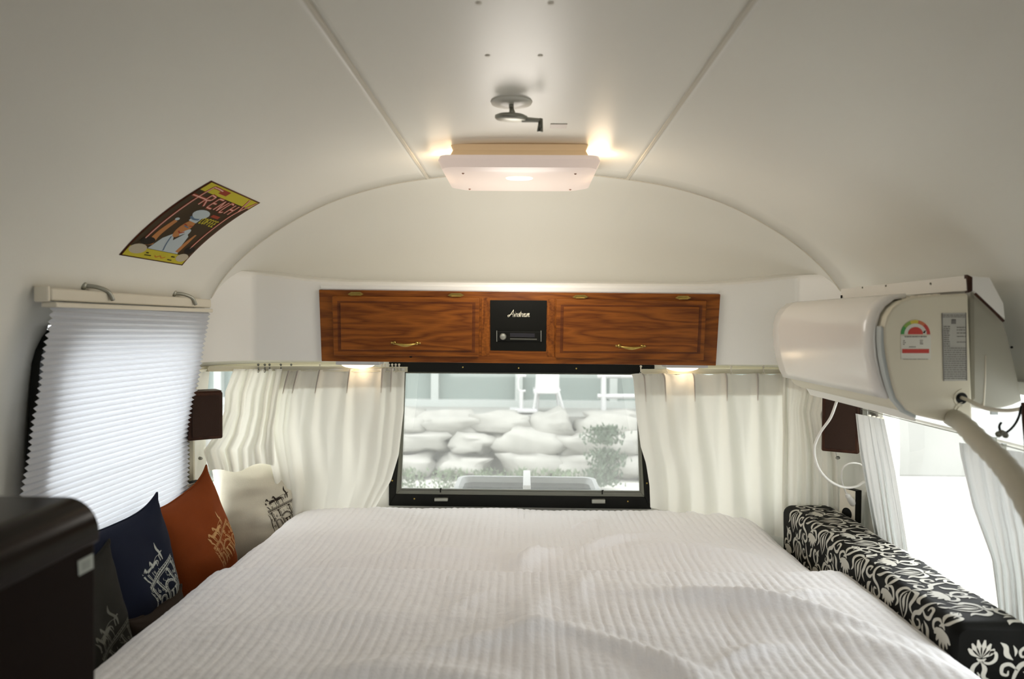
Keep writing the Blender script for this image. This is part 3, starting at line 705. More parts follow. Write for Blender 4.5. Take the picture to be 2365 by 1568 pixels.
# ------------------------------------------------------------------ curtains
def curtain(name, lab, L, R, YL, YR_, n, amp, seed, header=None, parent_rail=None, nu=160, nv=44, bot=0, mt='curtain', sharp=.55, topdip=0, bulge=0, pins=None, group='white curtains'):
    """L,R: [(v,px,py)] outline edges top to bottom; folds in depth"""
    rnd = random.Random(seed); ph = [rnd.uniform(0, 6.28) for _ in range(6)]
    e = empty(name, (0, 0, 0), lab, 'curtain', group)
    def pt(u, v, back=0):
        lx_, ly_ = interp(L, v); rx_, ry_ = interp(R, v)
        uu = u + .012*math.sin(7*v + ph[0] + 9*u) * v
        px = lx_ + (rx_-lx_)*u; py = ly_ + (ry_-ly_)*u
        Y = YL[0]*(1-u) + YR_[0]*u; Y = Y*(1-v) + (YL[1]*(1-u) + YR_[1]*u)*v
        if pins:
            d = min(pins, key=lambda q: abs(q - u)); dd = (u - d) * abs(rx_-lx_)
            wpl = 7 + 16*v; f = -math.exp(-(dd/wpl)**2)*(1.0) + .35*math.exp(-((abs(dd)-wpl*1.5)/wpl)**2)
            f += .45 * v * math.sin(2*math.pi*(n*uu) + ph[1])
            py += topdip * (1-v)**3 * (1 - math.exp(-(dd/30)**2))
        else:
            s_ = math.sin(2*math.pi*(n*uu + .35*math.sin(2.2*uu*6 + ph[2])) + ph[1]); f = math.copysign(abs(s_)**sharp, s_)
            f = f*.8 + .35*math.sin(2*math.pi*n*2.3*uu + ph[3] + 3*v)
            py += topdip * (1-v)**4 * math.sin(2*math.pi*n*uu + ph[1])
        py += bot * v**6 * math.sin(2*math.pi*n*uu*.5 + ph[4])
        Y += amp * (.45 + .75*v) * f - bulge*math.sin(math.pi*v) + back
        Y += .006 * noise.noise(Vector((px*.02, py*.006, seed))) * 2
        return at(px, py, Y)
    P_ = [[pt(i/nu, j/nv) for i in range(nu+1)] for j in range(nv+1)]
    c = P_[0][nu//2]; e.location = c
    o = grid('cloth', P_, M[mt], e)
    if header:
        h = header
        P2_ = [[pt(i/nu, h*j/6, .003) for i in range(nu+1)] for j in range(7)]
        grid('header_band', P2_, M['curtain_band'], e)
        for q_ in (pins or []):
            if not .03 < q_ < .97: continue
            rows = []
            for j in range(9):
                v = h * 1.25 * j / 8; dpt = .016 * (1 - (j/8)**2) + .001; hw_ = .0035 * (1 - .6*j/8)
                c_ = pt(q_, v); rows.append([c_ + Vector((-hw_, .001, 0)), c_ + Vector((-hw_*.8, -dpt, 0)), c_ + Vector((0, -dpt*.5, 0)), c_ + Vector((hw_*.8, -dpt, 0)), c_ + Vector((hw_, .001, 0))])
            grid('pinch_pleat', rows, M['curtain_band'], e)
    return e
curtain('curtain', 'white curtain bunched over the cream cushion beside the speaker',
        [(0, 540, 852), (.25, 520, 905), (.5, 518, 950), (.68, 500, 1000), (.8, 470, 1042), (1, 484, 1092)],
        [(0, 652, 852), (.3, 640, 920), (.6, 632, 990), (1, 634, 1072)], (2.745, 2.66), (2.845, 2.78), 3.0, .020, 3, bot=6, nu=110, bulge=.01)
curtain('curtain', 'white curtain drawn aside between the cream cushion and the rear window',
        [(0, 640, 856), (.2, 618, 920), (.45, 610, 990), (.6, 618, 1040), (.8, 636, 1120), (1, 640, 1228)],
        [(0, 935, 850), (.3, 932, 950), (.6, 921, 1050), (.8, 903, 1110), (.9, 885, 1140), (1, 868, 1170)], (2.85, 2.88), (2.88, 2.99), 4, .022, 8,
        header=.135, pins=[.02, .10, .17, .34, .575, .83, .90, .985], topdip=-3)
curtain('curtain', 'white pleated curtain drawn aside between the rear window and the bolster',
        [(0, 1456, 862), (.04, 1462, 866), (.3, 1470, 960), (.5, 1480, 1032), (.62, 1492, 1070), (.8, 1500, 1120), (1, 1502, 1172)],
        [(0, 1820, 862), (.4, 1822, 980), (1, 1822, 1245)], (2.88, 2.99), (2.855, 2.83), 5, .020, 5,
        header=.17, pins=[.07, .20, .39, .60, .80, .985], topdip=5)
curtain('curtain', 'white curtain turning the corner below the air conditioner',
        [(0, 1806, 856), (.5, 1808, 1000), (1, 1806, 1215)],
        [(0, 1935, 905), (.3, 1912, 960), (.6, 1935, 1060), (1, 1938, 1215)], (2.85, 2.80), (2.66, 2.66), 3.2, .014, 11, header=.12, nu=100)
curtain('curtain', 'narrow white curtain hanging between the brown speaker and the bright side window',
        [(0, 1976, 955), (.3, 1985, 1040), (1, 2020, 1240)],
        [(0, 2042, 968), (.4, 2068, 1090), (1, 2098, 1275)], (2.46, 2.46), (2.24, 2.24), 3, .014, 17, nu=90, mt='curtain_side')
curtain('curtain', 'white curtain hanging at the near edge of the bright side window under the wrapped pipe',
        [(0, 2215, 1022), (.1, 2218, 1050), (.4, 2246, 1170), (.7, 2290, 1290), (1, 2310, 1440)],
        [(0, 2400, 1050), (.5, 2420, 1250), (1, 2425, 1600)], (1.86, 1.84), (1.62, 1.60), 3.2, .022, 23, nu=110, mt='curtain_side')

# side curtain wire
wi = empty('curtain_wire', atX(2110, 975, 1.13), 'thin spring wire carrying the side window curtains', 'wire')
MB().tube([atX(1990, 945, 1.12), atX(2110, 975, 1.12), atX(2245, 1008, 1.12), atX(2400, 1050, 1.10)], .0014, 6).build('spring', M['steel'], wi)
for (x, y) in [(2008, 962), (2018, 965), (2028, 967), (2038, 968), (2236, 1012), (2246, 1014), (2256, 1018), (2270, 1024), (2296, 1015), (2318, 1030)]:
    p = atX(x, y, 1.115); mb = MB().box(p.x-.004, p.x+.004, p.y-.004, p.y+.004, p.z-.009, p.z+.006); mb.build('clip', M['cream'] if x < 2100 else M['grey'], wi)

# ------------------------------------------------------------------ bed
bench = empty('bed_bench', (0, 2.0, 0), 'wooden bench base under the bed', 'bench')
MB().box(-1.12, 1.12, 1.05, 2.80, .0, .46).build('bench_box', M['base'], bench)
def rrsd(x, y, x0, x1, y0, y1, r):
    cx, cy = (x0+x1)/2, (y0+y1)/2; qx = abs(x-cx) - (x1-x0)/2 + r; qy = abs(y-cy) - (y1-y0)/2 + r
    return math.hypot(max(qx, 0), max(qy, 0)) + min(max(qx, qy), 0) - r
mt_ = MB().box(-.90, .86, 1.25, 3.0, .465, .62).build('mattress', M['mattress']); bevel(mt_, .05, 4); tag(mt_, 'thick mattress under the white quilts', 'mattress')
CW = .0245
def ridge(x, y, x0, y0, ang, ln, wd, h, asym=0):
    dx, dy = x-x0, y-y0; c, s = math.cos(ang), math.sin(ang); u = dx*c + dy*s; v = -dx*s + dy*c + .15*u*u/ln
    return 1.6 * h * math.exp(-(u/ln)**2 - (v/(wd*(1+asym*(1 if v > 0 else -1))))**2)
def quilt(name, lab, x0, x1, y0, y1, zt, rc, ridges, mt, seed, ny, tilt=0, drop=.16, lip=False):
    nx = int((x1 - x0 + .1) / CW) * 6; V = np.zeros(((nx+1)*(ny+1), 3)); k = 0
    x0e, x1e = x0 - .06, x1 + .06
    for j in range(ny+1):
        yb = y0 + (y1 - y0 + (0 if lip else .05)) * (j/ny)
        for i in range(nx+1):
            x = x0e + (x1e-x0e) * i/nx
            y = yb + (.018*noise.noise(Vector((x*2.3, 0, seed))) * (j/ny) if lip else 0)
            sd = rrsd(x, y, x0, x1, y0 - .6, y1 + (.5 if lip else 0), rc)       # negative inside
            r = .10
            d = sd + r; px_, py_ = x, y
            z = zt
            if d > 0:
                q = min(d / r, 1.6)
                z -= r*(1 - math.sqrt(max(0, 1 - min(q, .985)**2))) + max(0, q - .985) * drop
                if q > .985:
                    # pull vertical skirt in
                    cxm = min(max(x, x0 + rc), x1 - rc); cym = min(max(y, y0), y1 - rc)
                    v = Vector((x - cxm, y - cym)); 
                    if v.length > 1e-6:
                        over = (q - .985)*r*.9; v = v * ((v.length - over) / v.length); px_, py_ = cxm + v.x, cym + v.y
            w_ = x / CW + .25*noise.noise(Vector((x*3, y*2.2, seed))) 
            g = abs(math.sin(math.pi * w_)) ** .32
            z += .0042 * (g - 1) + .0012*noise.noise(Vector((x*8, y*70, seed)))
            z += .010*noise.noise(Vector((x*2.1, y*2.0, seed))) + .005*noise.noise(Vector((x*6, y*5, seed+3))) + .0022*noise.noise(Vector((x*22, y*15, seed+5))) + .0012*noise.noise(Vector((x*60, y*60, seed+7)))
            for rg in ridges: z += ridge(x, y, *rg)
            z += tilt * max(0, x)**3
            if lip and yb > y1 - .016: z -= .026 * ((yb - y1 + .016)/.016)**2
            V[k] = (px_, py_, z); k += 1
    idx = np.arange((nx+1)*(ny+1)).reshape(ny+1, nx+1)
    Fq = np.stack([idx[:-1, :-1], idx[:-1, 1:], idx[1:, 1:], idx[1:, :-1]], -1).reshape(-1, 4)
    me = bpy.data.meshes.new(name); me.vertices.add(len(V)); me.vertices.foreach_set('co', V.ravel())
    me.loops.add(Fq.size); me.loops.foreach_set('vertex_index', Fq.ravel()); me.polygons.add(len(Fq))
    me.polygons.foreach_set('loop_start', np.arange(0, Fq.size, 4)); me.polygons.foreach_set('loop_total', np.full(len(Fq), 4))
    me.polygons.foreach_set('use_smooth', np.ones(len(Fq), bool)); me.update(calc_edges=True)
    o = bpy.data.objects.new(name, me); COL.objects.link(o); me.materials.append(mt)
    return tag(o, lab, 'quilt')
R = math.radians
quilt('quilt', 'white channel-stitched quilt on the far half of the bed, against the rear window', -.955, .935, 2.10, 3.045, .700, .22,
      [(.02, 2.33, R(62), .12, .035, .022), (-.30, 2.36, R(8), .30, .05, .014), (.30, 2.52, R(35), .16, .03, .016), (.22, 2.72, R(60), .10, .03, .012),
       (.60, 2.42, R(-20), .22, .06, .012), (-.55, 2.6, R(15), .3, .07, .008), (.05, 2.20, R(0), .8, .06, -.006)], M['quilt'], 1.3, 150)
quilt('quilt', 'white crumpled quilt folded over the near half of the bed', -.965, .985, 1.15, 2.17, .720, .10,
      [(.02, 1.80, R(85), .16, .05, .014), (-.05, 1.68, R(20), .25, .04, .016), (.25, 1.62, R(-35), .2, .03, .015), (.62, 1.84, R(-30), .28, .030, .026), (.33, 1.50, R(-60), .12, .03, .012), (.50, 1.62, R(25), .10, .025, .010), (-.15, 1.92, R(60), .09, .03, .008), (.72, 1.95, R(15), .12, .03, .010), (.45, 1.95, R(-25), .25, .04, .012),
       (-.45, 1.8, R(10), .3, .06, .010), (.78, 1.62, R(-50), .3, .05, .016), (-.2, 1.5, R(-10), .3, .05, .012), (.15, 2.0, R(80), .12, .03, .008)], M['quilt2'], 7.7, 170, tilt=.022, lip=True)

# ------------------------------------------------------------------ cushions
def cushion(name, lab, P0, yaw, lean, wd, ht, th, mt, pm, print_c, print_s, seed, flip=1, roll=0, pname='arch_print'):
    """P0 = bottom centre of the back face; yaw: facing direction angle; local u across, v up, h out"""
    fw = Vector((math.cos(yaw), math.sin(yaw), 0)); ux = Vector((-math.sin(yaw), math.cos(yaw), 0))
    up = (Vector((0, 0, 1))*math.cos(lean) - fw*math.sin(lean)); nn = (fw*math.cos(lean) + Vector((0, 0, 1))*math.sin(lean))
    if roll:
        c, s = math.cos(roll), math.sin(roll); ux, up = ux*c + up*s, up*c - ux*s
    C0 = Vector(P0) + up*ht/2
    def hgt(u, v): return th * (max(0, 1-abs(u)**2.4) ** .55) * (max(0, 1-abs(v)**2.4) ** .55)
    def surf(u, v, s):
        # edges pull in between the corners
        pu = u * (1 - .09*(1 - v**4)); pv = v * (1 - .17*(1 - abs(u)**3.2))
        h = hgt(u, v) * s + (.012*noise.noise(Vector((u*2.2, v*2.2, seed))) + .006*noise.noise(Vector((u*2, v*6, seed+4))))*(1-u*u)*(1-v*v) * 1.6
        h += s*.006*(math.sin(14*math.atan2(1-v, 1-abs(u)+.2) + seed)) * max(0, (abs(u)*abs(v)))**2 * (1-abs(u)**6) * (1-abs(v)**6)
        return C0 + ux*pu*wd/2 + up*pv*ht/2 + nn*(h)
    n = 36
    us = [math.sin(math.pi/2 * (-1 + 2*i/n)) for i in range(n+1)]
    V = []; Fs = []
    for s in (1, -.55):
        k = len(V)
        for v in us:
            for u in us: V.append(surf(u, v, s))
        for j in range(n):
            for i in range(n):
                a = k + j*(n+1) + i; Fs.append((a, a+1, a+n+2, a+n+1) if s > 0 else (a, a+n+1, a+n+2, a+1))
    e = empty(name, P0, lab, 'cushion')
    o = mesh('cover', V, Fs, mt, e, True)
    bm = bmesh.new(); bm.from_mesh(o.data); bmesh.ops.remove_doubles(bm, verts=bm.verts, dist=.0006); bm.to_mesh(o.data); bm.free()
    pts = []
    for q in range(4):
        for t in us[:-1]:
            u, v = [(t, -1), (1, t), (-t, 1), (-1, -t)][q]; pts.append(surf(u, v, 1))
    pts.append(pts[0]); MB().tube(pts, .0035, 6, cap=False).build('piping', mt, e, True)
    if pm:
        mb = MB()
        def fm(a, b): 
            a, b = a*.927 - b*.375, a*.375 + b*.927; u = (print_c[0] + flip*a*print_s)/(wd/2); v = (print_c[1] + b*print_s)/(ht/2)
            u = max(-.97, min(.97, u)); v = max(-.97, min(.97, v)); return surf(u, v, 1) + nn*.0009
        arch_print(mb, fm)
        mb.build(pname, pm, e)
    return e
def arch_print(mb, f):
    S = lambda p, w_, n=5: stroke(mb, p, w_, f, n)
    # chariot horses
    for x in (-.24, -.02):
        blob(mb, x, .60, .105, .042, f, 14, .08)
        S([(x-.07, .61), (x-.10, .68), (x-.105, .75)], [.034, .026, .018]); S([(x-.10, .755), (x-.14, .73), (x-.165, .69)], [.020, .016, .008])
        S([(x-.08, .60), (x-.085, .50), (x-.07, .39)], [.016, .009, .006]); S([(x-.05, .58), (x-.045, .49), (x-.055, .40)], [.014, .008, .006])
        S([(x+.07, .60), (x+.085, .50), (x+.07, .39)], [.020, .009, .006]); S([(x+.095, .62), (x+.13, .57), (x+.12, .49)], [.010, .012, .004])
    S([(-.30, .66), (-.1, .64), (.12, .67), (.24, .64)], .006)
    S([(.24, .50), (.27, .66), (.25, .80), (.30, .92)], [.010, .026, .024, .004]); S([(.18, .52), (.22, .64), (.34, .66)], .012)
    S([(-.46, .72), (-.43, .60), (-.44, .50)], [.004, .024, .01]); S([(-.44, .52), (-.40, .40)], [.02, .012])
    # entablature lines
    for y, w_ in ((.38, .008), (.335, .014), (.29, .006)): S([(-.5, y), (0, y), (.52, y)], w_)
    for k in range(15): S([(-.47 + .068*k, .345), (-.47 + .068*k, .375)], .006, 2)
    # pedestals and scrolls
    for x in (-.42, -.18, .18, .42):
        S([(x, .28), (x, .12), (x, -.05)], .014); S([(x-.04, .26), (x+.04, .26)], .010, 2)
        S([(x+.03, .28), (x+.045, .1), (x+.03, -.05)], .006)
    # arches
    def arc(cx, cy, r, w_, y0=None):
        S([(cx-r, cy-.30), (cx-r, cy), (cx-r*.7, cy+r*.7), (cx, cy+r), (cx+r*.7, cy+r*.7), (cx+r, cy), (cx+r, cy-.30)], w_)
    arc(0, -.06, .15, .012); arc(0, -.06, .115, .006); arc(-.31, -.12, .085, .010); arc(.31, -.12, .085, .010); arc(-.31, -.12, .055, .005); arc(.31, -.12, .055, .005)
    for k in range(7):
        q = math.pi*(k+.5)/7; S([(.118*math.cos(q), -.06+.118*math.sin(q)), (.148*math.cos(q), -.06+.148*math.sin(q))], .006, 2)
    for x in (-.05, .06):
        S([(x, -.40), (x, -.25), (x, -.12)], .020); S([(x-.045, -.12), (x+.045, -.12)], .018, 2)
    for x, y in ((-.50, .05), (-.47, -.22), (.50, .08), (.48, -.2), (-.2, -.32), (.2, -.32), (-.38, .02), (.38, .02), (-.3, .08), (.3, .08)):
        S([(x-.03, y), (x, y+.035), (x+.03, y), (x, y-.025), (x-.012, y+.005)], .007)
    for x in (-.55, .56): S([(x, -.42), (x*.98, -.15), (x*.93, .1), (x*.96, .27)], [.005, .014, .008, .005])
    for k in range(10): S([(-.46 + .1*k, -.36), (-.44 + .1*k, -.43), (-.46 + .1*k, -.48)], .007)
    rnd = random.Random(5)
    for k in range(46):
        x, y = rnd.uniform(-.5, .5), rnd.uniform(-.35, .26)
        if abs(x) < .12 and y < .02: continue
        S([(x, y), (x + rnd.uniform(-.03, .03), y + .03), (x + rnd.uniform(-.04, .04), y + .045)], .0045, 3)
cushion('cushion', 'cream cushion with a black arch print, in the corner behind the orange cushion', (-1.01, 2.83, .50), R(-60), .20, .38, .43, .07, M['linen'], M['pr_b'], (.085, -.035), .135, 2.2)
cushion('cushion', 'rust orange cushion with a pale arch print, between cream and navy cushions', (-1.055, 2.475, .462), R(-8), .20, .375, .455, .085, M['orange'], M['pr_o'], (.055, -.02), .15, 4.1, roll=.18)
cushion('cushion', 'navy blue cushion with a white arch print, in front of the orange cushion', (-1.05, 2.0, .48), R(-8), .20, .40, .45, .085, M['navy'], M['pr_w'], (.070, -.02), .155, 7.7, roll=.03)
cushion('cushion', 'charcoal grey cushion half hidden behind the dark glossy refrigerator', (-1.02, 1.71, .44), R(-6), .22, .38, .44, .075, M['char'], M['pr_g'], (.075, -.05), .155, 9.3)
cushion('cushion', 'small brown cushion edge tucked between the navy cushion and the quilt', (-.985, 1.98, .46), R(-5), .12, .26, .22, .05, M['brownf'], None, None, None, 12)

# ------------------------------------------------------------------ damask bolster
BX0, BX1, BY0_, BY1_, BZ0, BZ1, BR = .945, 1.125, 1.62, 2.70, .50, .795, .03
bo = empty('bolster', (1.03, 2.15, BZ0), 'long black bolster with ivory damask scrolls, lying along the side window', 'bolster')
def bsec(t):
    """t: metres around the section, 0 = inner top edge, negative down the inner face, positive across the top"""
    q = BR*math.pi/4
    if t < -q: return Vector((BX0, BZ1-BR + (t+q))), Vector((-1, 0))
    if t < q:
        a = math.pi - (t+q)/(2*q)*math.pi/2; n = Vector((math.cos(a), math.sin(a))); return Vector((BX0+BR, BZ1-BR)) + n*BR, n
    t2 = t - q; wt = BX1-BX0-2*BR
    if t2 < wt: return Vector((BX0+BR+t2, BZ1)), Vector((0, 1))
    t3 = t2 - wt
    if t3 < 2*q:
        a = math.pi/2 - t3/(2*q)*math.pi/2; n = Vector((math.cos(a), math.sin(a))); return Vector((BX1-BR, BZ1-BR)) + n*BR, n
    return Vector((BX1, BZ1-BR-(t3-2*q))), Vector((1, 0))
def bmap(s, t, off=.0008):
    p, n = bsec(t); y = BY0_ + s
    er = min(1, max(0, min(s, BY1_-BY0_-s))/.02); rd = .012*(1-math.sqrt(max(0, 1-(1-er)**2)))
    p = p - n*rd + n*off
    wob = .004*noise.noise(Vector((y*5, t*6, 1)))
    zz_ = p.y + wob + (.010*(y - 2.1)*-1 if False else 0)
    return Vector((p.x + wob, y, zz_))
P_ = []
ns = 90; ts = list(np.linspace(-.27, .48, 70)); ss = [BY1_*0 + (BY1_-BY0_)*i/ns for i in range(ns+1)]
P_ = [[bmap(s, t, 0) for t in ts] for s in ss]
cov = grid('cover', P_, M['dam_b'], bo)
endp = [bmap(0, t, 0) for t in ts]; MB().add(endp, [tuple(range(len(endp)))]).build('end_panel', M['dam_b'], bo)
endp = [bmap(BY1_-BY0_, t, 0) for t in ts]; MB().add(endp, [tuple(range(len(endp)))]).build('end_panel', M['dam_b'], bo)
def motif(mb, f, ox, oy, s, fl=1, kind=0):
    S = lambda p, w_, n=4: stroke(mb, [(ox + fl*a*s, oy + b*s) for a, b in p], [x*s for x in w_], f, n)
    if kind == 0:        # open flower with a curled base
        for k in range(6):
            q = R(-52 + 20.8*k); r = .44 - .03*abs(k-2.5)
            S([(.03*math.sin(q), .03), (.24*math.sin(q), .22*math.cos(q)), (r*math.sin(q)*1.0, r*math.cos(q))], [.010, .062, .020])
        S([(-.10, .01), (0, -.05), (.10, .01)], [.012, .042, .012])
        S([(0, -.05), (-.16, -.10), (-.30, -.02), (-.32, .12), (-.22, .16), (-.17, .08)], [.006, .03, .04, .036, .026, .012])
        S([(.02, -.06), (.16, -.16), (.20, -.32), (.12, -.44), (.04, -.38), (.08, -.30)], [.010, .045, .05, .036, .024, .012])
        S([(0, -.08), (-.08, -.22), (-.05, -.38), (-.16, -.52)], [.01, .055, .05, .006])
    elif kind == 1:      # spiral scroll and pointed leaves
        S([(-.10, -.46), (-.02, -.20), (.10, .02), (.30, .12), (.38, .30), (.24, .42), (.10, .34), (.12, .22), (.22, .22)], [.006, .040, .055, .045, .045, .038, .034, .026, .016])
        S([(.04, -.10), (-.12, .04), (-.28, .00), (-.30, -.16), (-.18, -.20), (-.16, -.10)], [.008, .04, .044, .036, .026, .014])
        S([(-.06, .14), (-.20, .26), (-.22, .42), (-.34, .52)], [.006, .062, .055, .005])
        S([(.16, -.12), (.30, -.18), (.34, -.34), (.46, -.44)], [.006, .052, .046, .005])
        S([(-.24, -.30), (-.34, -.38), (-.32, -.52)], [.005, .040, .005]); S([(-.02, .22), (.0, .34), (-.06, .46)], [.005, .034, .005])
    else:                # closed bud in a pair of long leaves
        S([(0, -.30), (-.13, -.06), (-.12, .18), (0, .42)], [.005, .026, .026, .005]); S([(0, -.30), (.13, -.06), (.12, .18), (0, .42)], [.005, .026, .026, .005])
        S([(0, -.18), (0, .04), (0, .26)], [.010, .055, .005])
        S([(0, -.28), (-.20, -.26), (-.30, -.06), (-.24, .10), (-.36, .26)], [.008, .05, .055, .04, .005])
        S([(0, -.28), (.20, -.30), (.32, -.14), (.26, .06), (.38, .20)], [.008, .05, .055, .04, .005])
        S([(0, -.30), (.03, -.42), (-.02, -.54)], [.010, .046, .005])
        S([(.24, .34), (.36, .40), (.34, .52), (.22, .50), (.24, .42)], [.008, .03, .03, .02, .010]); S([(-.22, .36), (-.28, .46), (-.20, .54)], [.005, .032, .005])
pm_ = MB(); sM = .112
for r_ in range(-3, 5):
    t0 = -.02 + r_ * .098
    for c_ in range(0, 13):
        s0 = .045 + c_*.084 + (.042 if r_ % 2 else 0)
        if not (.02 < s0 < 1.05) or t0 - .062 < -.27 or t0 + .062 > .47: continue
        motif(pm_, lambda u, v: bmap(min(max(u, .002), BY1_-BY0_-.002), -v, .0012), s0, -t0, sM, 1 if (c_ + r_//2) % 2 else -1, (c_ + 2*r_) % 3)
pm_.build('scroll_print', M['dam_w'], bo)
pe = MB()
def emap(u, v): return Vector((BX0 + .01 + min(max(u, .005), BX1-BX0-.025), BY0_ + .0004 - .0015 - .0, BZ1 - .02 - max(v, 0)))
for i_, (a, b) in enumerate(((.05, .055), (.125, .07), (.04, .15), (.12, .165), (.06, .24), (.14, .25))): motif(pe, lambda u, v: emap(u, -v), a, -b, .10, 1 if i_ % 2 else -1, i_ % 3)
pe.build('end_scroll_print', M['dam_w'], bo)

# ------------------------------------------------------------------ dark refrigerator, near the camera
fx0, fx1, fy0, fy1, fz1, fr = -1.14, -.603, .38, 1.022, 1.195, .045
fg = empty('refrigerator', ((fx0+fx1)/2, (fy0+fy1)/2, 0), 'dark brown glossy refrigerator standing close to the camera in front of the cushions', 'refrigerator')
sec = [(fx0, 0), (fx0, fz1)] + [(fx1 - fr + fr*math.sin(q), fz1 - fr + fr*math.cos(q)) for q in np.linspace(0, math.pi/2, 10)] + [(fx1, 0)]
bevel(MB().prism([Vector((x, fy0, z)) for x, z in sec], Vector((0, fy1-fy0, 0))).build('body', M['fridge_side'], fg), .012, 4, 30)
sec2 = [(fx0+.03, fz1+.0005), (fx0+.03, fz1+.006)] + [(fx1 - fr + (fr+.002)*math.sin(q), fz1 - fr + (fr+.004)*math.cos(q)) for q in np.linspace(0, math.pi/2*.98, 10)] + [(fx1+.002, fz1-fr-.012), (fx1-.001, fz1-fr-.014)]
bevel(MB().prism([Vector((x, fy0-.01, z)) for x, z in sec2], Vector((0, fy1-fy0+.012, 0))).build('top_panel', M['fridge'], fg), .002, 2, 50)
q0 = [atX(px, py, fx1+.0015) for px, py in ((181, 1296), (215, 1278), (216, 1312), (183, 1330))]
MB().prism(q0, Vector((-.001, 0, 0))).build('sticker', mat('pale_sticker', (.42, .46, .42), .5), fg)
cq = (q0[0]+q0[1]+q0[2]+q0[3])/4
MB().prism([cq + (q-cq)*.55 + Vector((.0006, 0, 0)) for q in q0], Vector((-.0004, 0, 0))).build('sticker_print', mat('sticker_grey', (.30, .33, .30), .5), fg)

# ------------------------------------------------------------------ speakers, outlets
def speaker(lab, c, sx_, sy_, sz_, rot):
    e = empty('wall_speaker', c, lab, 'speaker', 'brown speakers on the end walls')
    Mx = Matrix.Translation(c) @ Matrix.Rotation(rot, 4, 'Z')
    bevel(MB().box(-sx_/2, sx_/2, -sy_/2, sy_/2, -sz_/2, sz_/2, Mx).build('speaker_box', M['walnut'], e), .006, 2)
    bevel(MB().box(-sx_/2+.012, sx_/2-.012, -sy_/2-.006, -sy_/2+.002, -sz_/2+.012, sz_/2-.012, Mx).build('grille', mat('brown_grille_cloth', (.030, .012, .005), .95, bump=.4, bscale=900), e), .002)
    MB().box(-sx_/2+.004, sx_/2-.004, -sy_/2+.004, sy_/2-.004, sz_/2, sz_/2+.004, Mx).build('lid', M['walnut'], e)
    return e
speaker('brown wooden wall speaker beside the glowing blind', at(468, 958, 2.56), .115, .085, .165, R(38))
speaker('brown wooden wall speaker below the air conditioner, beside the white cable', at(1945, 975, 2.60), .12, .10, .20, R(-30))
def outlet(lab, c, nrm, w_, h_, holes, sock_z):
    e = empty('wall_outlet', c, lab, 'outlet', 'wall outlets near the bed')
    nrm = Vector(nrm).normalized(); t = nrm.cross(Vector((0, 0, 1))).normalized(); B = Matrix((t, nrm, (0, 0, 1))).transposed().to_4x4(); Mx = Matrix.Translation(c) @ B
    bevel(MB().box(-w_/2, w_/2, -.004, .022, -h_/2, h_/2, Mx).build('box', M['black'], e), .002)
    bevel(MB().box(-w_/2+.003, w_/2-.002, .022, .026, -h_/2+.002, h_/2-.002, Mx).build('plate', M['cream'], e), .0015)
    for hz in sock_z:
        MB().lathe(Mx @ Vector((0, .0262, hz)), nrm, [(.021, 0), (.021, .001), (.018, .0005)], 20).build('socket', M['black'], e)
    return e
outlet('cream wall outlet half hidden behind the orange cushion', at(436, 1140, 2.56), (1, -.35, 0), .075, .085, 1, [-.008])
outlet('cream wall outlet with a white plug above the bolster', at(1969, 1165, 2.60), (-1, -.45, 0), .07, .115, 1, [-.03])

# ------------------------------------------------------------------ air conditioner
AYN, AYF = 1.68, 2.385
prof_ac = [(2234, 679), (2160, 683), (2110, 688), (2082, 697), (2062, 713), (2050, 732), (2044, 758), (2044.5, 789), (2049, 824), (2056, 860), (2063, 891), (2071, 916), (2094, 945), (2119, 958), (2161, 968), (2206, 977), (2245, 979)]
apts = [at(x, y, AYN) for x, y in prof_ac]
ac = empty('air_conditioner', (1.0, 2.03, 1.25), 'white wall-mounted air conditioner with energy sticker on its end, above the bolster', 'air conditioner')
def ext(mb, pts, y0, y1):
    n = len(pts); V = [Vector((p.x, y0, p.z)) for p in pts] + [Vector((p.x, y1, p.z)) for p in pts]
    return mb.add(V, [tuple(range(n))[::-1], tuple(range(n, 2*n))] + [(i, (i+1) % n, n+(i+1) % n, n+i) for i in range(n)])
bevel(ext(MB(), apts, AYN + .004, AYF).build('body', M['acs'], ac), .004, 2, 50)
# rounded end cap plate
ctr = sum(apts, Vector())/len(apts)
cap = [p + (p-ctr).normalized()*.002 for p in apts]
bevel(ext(MB(), cap, AYN - .002, AYN + .030).build('end_cap', M['acs'], ac), .006, 3, 50)
# glossy front panel
fr_i = list(range(2, 12)); fp = [apts[i] for i in fr_i]
rowsP = []
for y in np.linspace(AYN + .032, AYF + .012, 12):
    rr_ = []
    for i, p in enumerate(fp):
        d = (p - ctr); d.y = 0; d.normalize(); edge = 0 if 0 < i < len(fp)-1 else -.004
        rr_.append(Vector((p.x, y, p.z)) + d*(.011 + edge))
    rowsP.append(rr_)
o = grid('front_panel', rowsP, M['acw'], ac); solid(o, .010, 0)
bevel(ext(MB(), [apts[i] + ((apts[i]-ctr).normalized()*.009) for i in range(6, 14)] + [apts[i] - ((apts[i]-ctr).normalized()*.01) for i in range(13, 5, -1)], AYN + .004, AYN + .030).build('end_trim', M['acg'], ac), .003)
# top grille slats
for k in range(6):
    a_ = at(2110 + 18*k, 688 - 1.2*k, AYN); 
    MB().box(a_.x, a_.x + .006, AYN + .06, AYF - .02, a_.z - .002, a_.z + .006).build('grille_slat', M['cream'], ac)
